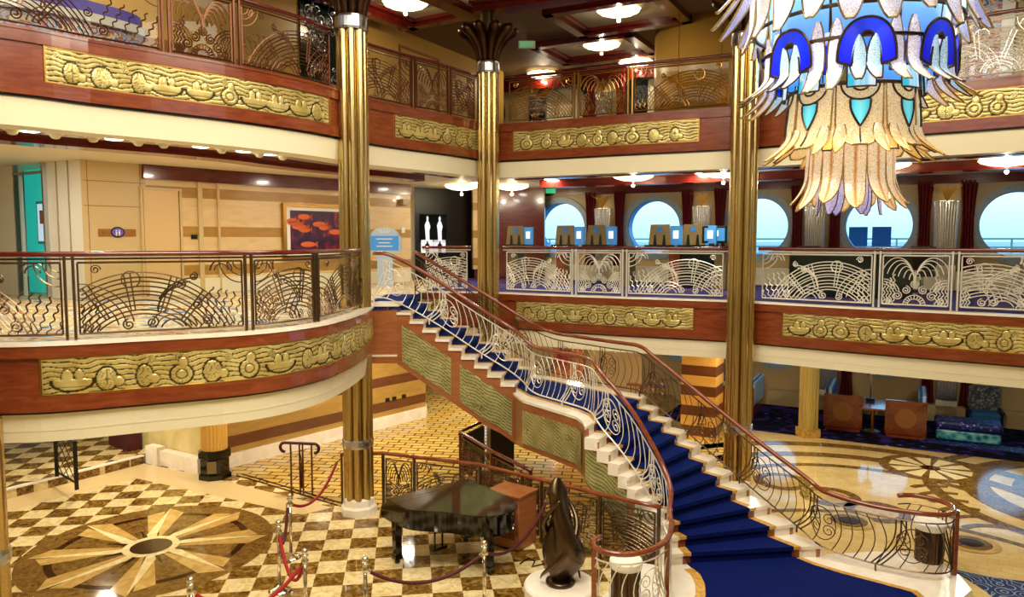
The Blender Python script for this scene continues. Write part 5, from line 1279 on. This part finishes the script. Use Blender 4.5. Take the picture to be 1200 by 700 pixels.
# ornate dark relief on upper wall
a,b=Vector((-6,12.9)),Vector((-.26,23.4)); UW=((-6,12.9),(-.26,23.4)); best=min(range(401),key=lambda i:abs(PX(*(a.lerp(b,i/400)),9)-373)); tq=(b-a).length*best/400
p,tt,n,an=on_wall(*UW,tq,9,1,1); t=thing('ornate_panel',(p.x,p.y,9),'dark pewter ornamental relief panel on the upper left wall','panel')
mb=MB(); wbox(mb,UW,tq,9.15,1.15,1.75,.05); bd=mb.build('backplate','counter_dark',t); mb=MB()
for i in range(26):
    rr2=random.Random(i); u,z_=rr2.uniform(-.45,.45),9.15+rr2.uniform(-.75,.75); s=spiral(u,z_,rr2.uniform(.08,.18),1.5,rr2.uniform(0,6),rr2.choice((-1,1))); q=p+n*.06; mb.tube([(q.x+tt.x*x_,q.y+tt.y*x_,y_) for x_,y_ in s],.015,5)
mb.build('scroll_relief','silver',bd)
best=min(range(401),key=lambda i:abs(PX(*(a.lerp(b,i/400)),9)-492)); tq=(b-a).length*best/400
mb=MB()
for s in (-.85,.85): wbox(mb,UW,tq+s,8.6,.05,2.2,.05)
wbox(mb,UW,tq,9.7,1.75,.05,.05); struct('door_3',mb,'brown_panel')
# violet topped display counter on upper left
t=thing('display_counter',(-7.1,10.35,Z5),'curved violet and white display counter with bright panels on the upper left deck','counter')
c5=(-7.1,10.35)
def blob(mb,rx,ry,z0,z1,c,n=40): return mb.add([(c[0]+rx*cos(2*PI*i/n)*.766-ry*sin(2*PI*i/n)*.643,c[1]+rx*cos(2*PI*i/n)*.643+ry*sin(2*PI*i/n)*.766,z) for z in (z0,z1) for i in range(n)],[tuple(range(n))[::-1],tuple(range(n,2*n))]+[(i,(i+1)%n,(i+1)%n+n,i+n) for i in range(n)])
blob(MB(),1.9,.6,Z5,Z5+.5,c5).build('base','art_bright',t); blob(MB(),2.0,.7,Z5+.5,Z5+.62,c5).build('rim','white',t); blob(MB(),1.9,.62,Z5+.62,Z5+.80,c5).build('top','violet',t); blob(MB(),1.2,.4,Z5+.80,Z5+.9,c5).build('upper_rim','white',t); blob(MB(),1.1,.36,Z5+.9,Z5+1.15,c5).build('upper_top','violet',t)
# right upper: bright picture wall
RWL=(W(3.0,-2.6),W(8.0,-2.6)); 
struct('wall_upper_right',wallseg(W(2.6,-2.6),W(9,-2.6),Z5,ZC),'tan_panel')
a=Vector(W(2.6,-2.6));b=Vector(W(9,-2.6)); f=lambda px:(b-a).length*min(range(801),key=lambda i:abs(PX(*(a.lerp(b,i/800)),9)-px))/800
t0,t1=f(1104),f(1176); UR=(tuple(a),tuple(b)); tm=(t0+t1)/2; p,tt,n,an=on_wall(*UR,tm,9,1,1)
t=thing('bright_picture',(p.x,p.y,8.9),'large colourful picture in a broad white frame at top right','picture')
mb=MB(); wbox(mb,UR,tm,8.95,t1-t0,2.6,.03); mb.build('print','art_bright',t); mb=MB(); wbox(mb,UR,t1+.05,8.9,.22,2.7,.08); wbox(mb,UR,t0-.05,8.9,.22,2.7,.08); wbox(mb,UR,tm,7.72,t1-t0+.3,.35,.08); mb.build('frame','white',t)
t=thing('patterned_bench',(p.x-1.2*n.x,p.y,Z5),'low bench with a violet wave pattern under the bright picture','bench'); q=p+n*.9; mb=MB(); mb.box((q.x,q.y,Z5+.25),(2.6,.6,.3),an); mb.build('seat','violet',t,bevel=.03)
for s in (-1,1): q2=q+tt*s*1.1; mb=MB(); mb.box((q2.x,q2.y,Z5+.05),(.1,.5,.1),an); mb.build('leg','white',t)
# ================================================================ chandelier
CX,CY=3.42,7.6
t=thing('crystal_chandelier',(CX,CY,4.9),'huge tiered glass chandelier of white, cobalt and gold feathers hanging in the atrium','chandelier')
k_=CY/F
def zpx(y): # photo row to height on the chandelier axis
    b=(350-y)/F; return EZ+CY*(-sin(TH)+b*cos(TH))/(cos(TH)+b*sin(TH))
def petal(th,z0,z1,rfn,wfn,colfn,name,mat,lead=None,nu=10,nv=22,leadr=.011,bul=.03,parent=t):
    def P(u,v):
        s=(u-.5)*2; z=z0+(z1-z0)*v; r=rfn(v)+bul*(1-s*s)*(1-v*.3); w=wfn(v); a=th+s*w/2/max(.15,r)
        return (CX+r*cos(a),CY+r*sin(a),z)
    mb=MB(); mb.grid(P,nu,nv,col=colfn); o=mb.build(name,mat,parent,smooth=True)
    if lead:
        mb=MB(); mb.tube([P(0,v/nv) for v in range(nv+1)],leadr,5); mb.tube([P(1,v/nv) for v in range(nv+1)],leadr,5); mb.tube([P(u/8,1) for u in range(9)],leadr,5); mb.build('lead_outline',lead,o)
    return o,P
mixc=lambda a,b,t_:tuple(a[i]+(b[i]-a[i])*t_ for i in range(4))
WH=L('F2F0FF'); GD=L('F0B84A'); GL=L('F0D090'); VI=L('B8B0F0'); CB=L('1018D8'); CY_=L('2AB4F0'); TQ=L('3FC4E0'); BU=L('1E60F0')
A0=-PI/2+.10-(.43)      # a petal faces the viewer
A0=math.atan2(-CY,-CX)+.12
Z=zpx
def Zr(y,r):
    b=(350-y)/F; return EZ+(CY-r)*(-sin(TH)+b*cos(TH))/(cos(TH)+b*sin(TH))
ZG=lambda y:Zr(y,.5); ZB=lambda y:Zr(y,.8); ZO=lambda y:Zr(y,.8)
# innermost tier: long gold-tipped crystal feathers
for i in range(12):
    th=A0+2*PI*i/12; col=lambda u,v:mixc(L('FBE8CC'),GD,max(0,v-.72)*2.2) if abs(u-.5)>.06 else L('C88A30')
    petal(th,Z(165),Z(246-6*(i%2)),lambda v:.39+.03*v+.30*max(0,v-.55)**1.9*2.0,lambda v:.215*(1-.15*v) if v<.72 else .19*math.sqrt(max(.01,1-((v-.72)/.28)**2)),col,'inner_feather','crystal','gold',8,20,.007,.02)
# small back leaves within
for i in range(6):
    th=A0+.3+2*PI*i/6; petal(th,Z(170),Z(252),lambda v:.24+.05*v,lambda v:.2*(1-.4*v) if v<.7 else .15*math.sqrt(max(.01,1-((v-.7)/.3)**2)),lambda u,v:mixc(WH,VI,v),'core_leaf','crystal','bronze',6,14,.006)
# gold tier
for i in range(8):
    th=A0+2*PI*i/8
    colg=lambda u,v:mixc(L('FBE2B4'),GD,max(0,v-.74)*2.0)
    rg=lambda v:.56+.04*v+.5*max(0,v-.72)**1.6*1.6
    wg=lambda v:.42 if v<.6 else .42*math.sqrt(max(.02,1-((v-.6)/.4)**2*.9))
    po,PP=petal(th,ZG(96),ZG(172),rg,wg,colg,'gold_petal','crystal','gold',18,30,.011)
    def onp(x,v,o=.012):      # point on the petal, x metres from its spine
        p=PP(.5+x/wg(v),v); dx,dy=p[0]-CX,p[1]-CY; r_=math.hypot(dx,dy); return (p[0]+dx/r_*o,p[1]+dy/r_*o,p[2])
    wd=lambda t_:.088*(1-.25*t_) if t_<.25 else .088*(.94)*(1-((t_-.25)/.75)**1.5)+.001
    mb=MB(); mb.grid(lambda u,q:onp((u-.5)*2*wd(q),.28+.42*q),6,16,col=lambda u,q:mixc(L('7CE4F4'),TQ,abs(u-.5)*2)); dr=mb.build('teal_drop','stained_glass',po,smooth=True)
    mb=MB(); mb.tube([onp(-wd(q/16),.28+.42*q/16,.016) for q in range(17)]+[onp(wd(q/16),.28+.42*q/16,.016) for q in range(16,-1,-1)],.011,5,closed=True)
    for rr_ in (.075,.165): mb.tube([onp(rr_*cos(PI*q/14),.03+(.26*rr_/.165)*sin(PI*q/14),.016) for q in range(15)],.010,5)
    mb.tube([onp(0,.72+.24*q/6,.014) for q in range(7)],.008,4)
    mb.build('drop_leading','bronze',po)
    th2=th+PI/8
    petal(th2,ZG(98),ZG(178),lambda v:.535+.04*v+.75*max(0,v-.68)**1.6*1.5,lambda v:.07 if v<.6 else .07+.12*sin(min(1,(v-.6)/.25)*PI/2)*(1 if v<.85 else max(.05,(1-v)/.15)),lambda u,v:mixc(L('FFF6E6'),GD,v),'gold_sliver','crystal','bronze',4,20,.008)
    for sg in (-1,1):
        th3=th+sg*.27; petal(th3,ZG(146),ZG(182),lambda v:.60+.24*v**1.8,lambda v:.10*sin(PI*(.15+.85*v))**.7+.01,lambda u,v:mixc(L('FBE6C0'),GD,v),'curled_tip','crystal','gold',4,12,.007)
# tier ring frames
for r,y in ((.42,165),(.60,96),(.87,40),(.95,0)):
    mb=MB(); mb.tube([(CX+r*cos(2*PI*i/40),CY+r*sin(2*PI*i/40),Zr(y,r)+.01) for i in range(40)],.02,6,closed=True); mb.build('ring_frame','bronze',t)
# cobalt tier
for i in range(8):
    th=A0+2*PI*i/8
    def colb(u,v):
        s=abs(u-.5)*2; top=.52; 
        if v<.42:
            r=math.hypot(s/1.0,(v-.62)/.62); 
            return CY_ if (s<.9) else L('EAF2FF')
        return CY_
    # pale blue arch behind
    petal(th,ZB(-60),ZB(72),lambda v:.80-.08*v,lambda v:.60,lambda u,v:mixc(L('A8ECFF'),L('2A78F0'),v),'pale_arch','stained_glass','bronze',10,14,.012)
    # cobalt crescent arch: two limbs
    for sg in (-1,1):
        def Pc(u,v,sg=sg):
            a_=PI/2*v; xo=.245*cos(a_)**.9*1.0; zo=ZB(72)+(ZB(22)-ZB(72))*sin(a_)**.8; xi=.115*cos(a_); zi=ZB(78)+(ZB(38)-ZB(78))*sin(a_)
            x_=xo+(xi-xo)*u; z=zo+(zi-zo)*u; r=.915-.02*u; an2=th+sg*x_/r; return (CX+r*cos(an2),CY+r*sin(an2),z)
        mb=MB(); mb.grid(Pc,6,16,col=lambda u,v:mixc(CB,L('2A50F8'),v*.6)); o=mb.build('cobalt_crescent','stained_glass',t,smooth=True)
        mb=MB(); mb.tube([Pc(0,v/16) for v in range(17)],.014,5); mb.tube([Pc(1,v/16) for v in range(17)],.014,5); mb.tube([Pc(u/4,0) for u in range(5)],.014,5); mb.build('lead_outline','bronze',o)
        th4=th+sg*.075; petal(th4,ZB(42),ZB(98),lambda v:.89+.35*max(0,v-.6)**1.5*2,lambda v:.13*sin(PI*(.015+.925*v))**.7+.01,lambda u,v:mixc(L('B8E0FF'),GD,max(0,v-.75)*3),'inner_leaf','crystal','bronze',4,14,.008)
    for sg in (-1,1):
        th5=th+PI/8+sg*.10; petal(th5,ZB(18),ZB(100+8*(i%2)),lambda v:.84+.03*v+.45*max(0,v-.62)**1.7*2.6,lambda v:.135*sin(PI*(.015+.945*v))**.6+.012,lambda u,v:mixc(L('E8E6FF'),GD,max(0,v-.78)*3.5),'white_feather','crystal','gold',5,22,.009)
    th6=th+PI/8; petal(th6,ZB(30),ZB(80),lambda v:.74,lambda v:.14,lambda u,v:CB if v>.3 else WH,'cobalt_drop','stained_glass','bronze',3,6,.008)
    for sg in (-1,0,1):
        th7=th+sg*.07; petal(th7,ZB(66),ZB(96),lambda v:.62+.02*v,lambda v:.16,lambda u,v:TQ if (v>.4)!=(u>.5) else L('DDF2FF'),'turquoise_pane','stained_glass','bronze',3,6,.008)
# upper tier of long white feathers curling outwards
for i in range(20):
    th=A0+2*PI*(i+.5)/20; drop=random.Random(i).uniform(-6,22)
    petal(th,ZO(-110),ZO(20+drop*.6),lambda v:.97+.03*v+.3*max(0,v-.75)**1.5*2.0,lambda v:.27*sin(PI*(.06+.925*v))**.55+.015,lambda u,v:mixc(mixc(L('FFFFFF'),L('8A9CFF'),.5+.5*sin(v*7)),GL,max(0,v-.85)*5),'outer_feather','crystal','gold',6,24,.010)
for i in range(20):
    th=A0+2*PI*i/20; drop=random.Random(50+i).uniform(-10,10)
    petal(th,ZO(-160),ZO(-8+drop),lambda v:1.05+.75*max(0,v-.55)**1.5*1.4,lambda v:.25*sin(PI*(.06+.925*v))**.55+.015,lambda u,v:mixc(L('F4F4FF'),L('B0B4F0'),.5+.5*sin(v*9)),'crown_feather','crystal','gold',6,22,.011)
mb=MB(); mb.lathe([(.12,Z(160)-4.9),(.2,Z(150)-4.9),(.2,Z(100)-4.9),(.34,Z(60)-4.9),(.34,Z(-100)-4.9),(.06,Z(-180)-4.9),(.06,ZC-4.9)],(CX,CY,4.9),20); mb.build('core_stem','brass',t,smooth=True)
mb=MB()
for i in range(8):
    a_=A0+2*PI*i/8; mb.tube([(CX+.3*cos(a_),CY+.3*sin(a_),Z(-60)),(CX+.95*cos(a_),CY+.95*sin(a_),Z(-110)),(CX+1.1*cos(a_),CY+1.1*sin(a_),Z(-160))],.02,5)
mb.build('frame_arm','bronze',t)
mb=MB(); mb.lathe([(0.001,-.09),(.06,-.06),(.085,0),(.06,.06),(0.001,.09)],(CX-.05,CY-.1,Z(205)),16); mb.build('gold_drop','gold',t,smooth=True)
for i,y in enumerate((20,70,130,190)):
    mb=MB(); mb.lathe([(0.001,-.05),(.05,0),(0.001,.05)],(CX,CY,Z(y)),12); b=mb.build('light_bulb','lamp_glow',t)
# ================================================================ lights, sky and camera
def area(loc,size,power,col=(1,.86,.62),rot=(0,0,0),name='ceiling_light'):
    l=bpy.data.lights.new(name,'AREA'); l.energy=power; l.size=size; l.color=col; l.shape='DISK'; o=bpy.data.objects.new(name,l); COL.objects.link(o); o.location=loc; o.rotation_euler=rot; return o
def point(loc,power,col=(1,.85,.6),r=.15,name='lamp_light'):
    l=bpy.data.lights.new(name,'POINT'); l.energy=power; l.color=col; l.shadow_soft_size=r; o=bpy.data.objects.new(name,l); COL.objects.link(o); o.location=loc; return o
for (x_,y_,z_) in lampsp: point((x_,y_,z_+(.17 if z_>8 else .22)),26 if z_>8 else 26,r=.03)
WARM=(1,.92,.76)
# atrium dome lights above the opening
for x_,y_,p in ((-1,4,900),(-4.5,6.0,150),(4.5,7.5,430),(0,10.0,260)): area((x_,y_,ZC-.05),4.0,p,WARM)
# lights under the decks
for x_,y_,p in ((-6.6,12.3,55),(-4.4,14.5,55),(-8.5,15.0,62),(-2.5,17.5,90),(-1.0,21.0,80),(5.5,17.0,60),(9,14.5,60),(1.5,17.5,60),(-10,11,60)): area((x_,y_,2.66),.3,p,WARM)
for x_,y_,p in ((-7.0,12.6,66),(-4.9,15.0,62),(-3.2,17.5,58),(-9.6,13.0,48),(1.0,19.6,50),(4.5,17.8,50),(8.5,15.6,50),(-1,20.8,30)): area((x_,y_,6.49),.3,p,WARM)
for x_,y_,p in ((-6.5,11.0,45),(-2.2,16.5,35),(8.5,14.5,60)): area((x_,y_,ZC-.02),.3,p,WARM)
for o in bpy.data.objects:
    if o.type=='LIGHT': o.visible_camera=True
w=bpy.data.worlds.new('world'); S.world=w; w.use_nodes=True; nt=w.node_tree; bg=nt.nodes['Background']
tc=nt.nodes.new('ShaderNodeTexCoord'); sp=nt.nodes.new('ShaderNodeSeparateXYZ'); rp=nt.nodes.new('ShaderNodeValToRGB')
nt.links.new(tc.outputs['Generated'],sp.inputs[0]); nt.links.new(sp.outputs[2],rp.inputs[0]); r=rp.color_ramp
r.elements[0].position=0; r.elements[0].color=L('A8DCEC'); r.elements[1].position=.4; r.elements[1].color=L('5CB4F0'); e=r.elements.new(.06); e.color=L('D4F2FA')
nt.links.new(rp.outputs[0],bg.inputs[0]); bg.inputs[1].default_value=1.7
cam=bpy.data.cameras.new('camera'); co=bpy.data.objects.new('camera',cam); COL.objects.link(co); co.location=(0,0,EZ); co.rotation_euler=(PI/2-TH,0,0)
cam.sensor_width=36; cam.lens=36*F/1200; cam.clip_end=20000; S.camera=co
v=S.view_settings; v.view_transform='Standard'; v.look='None'; v.gamma=1; v.exposure=.2
try: v.use_curve_mapping=False
except Exception: pass
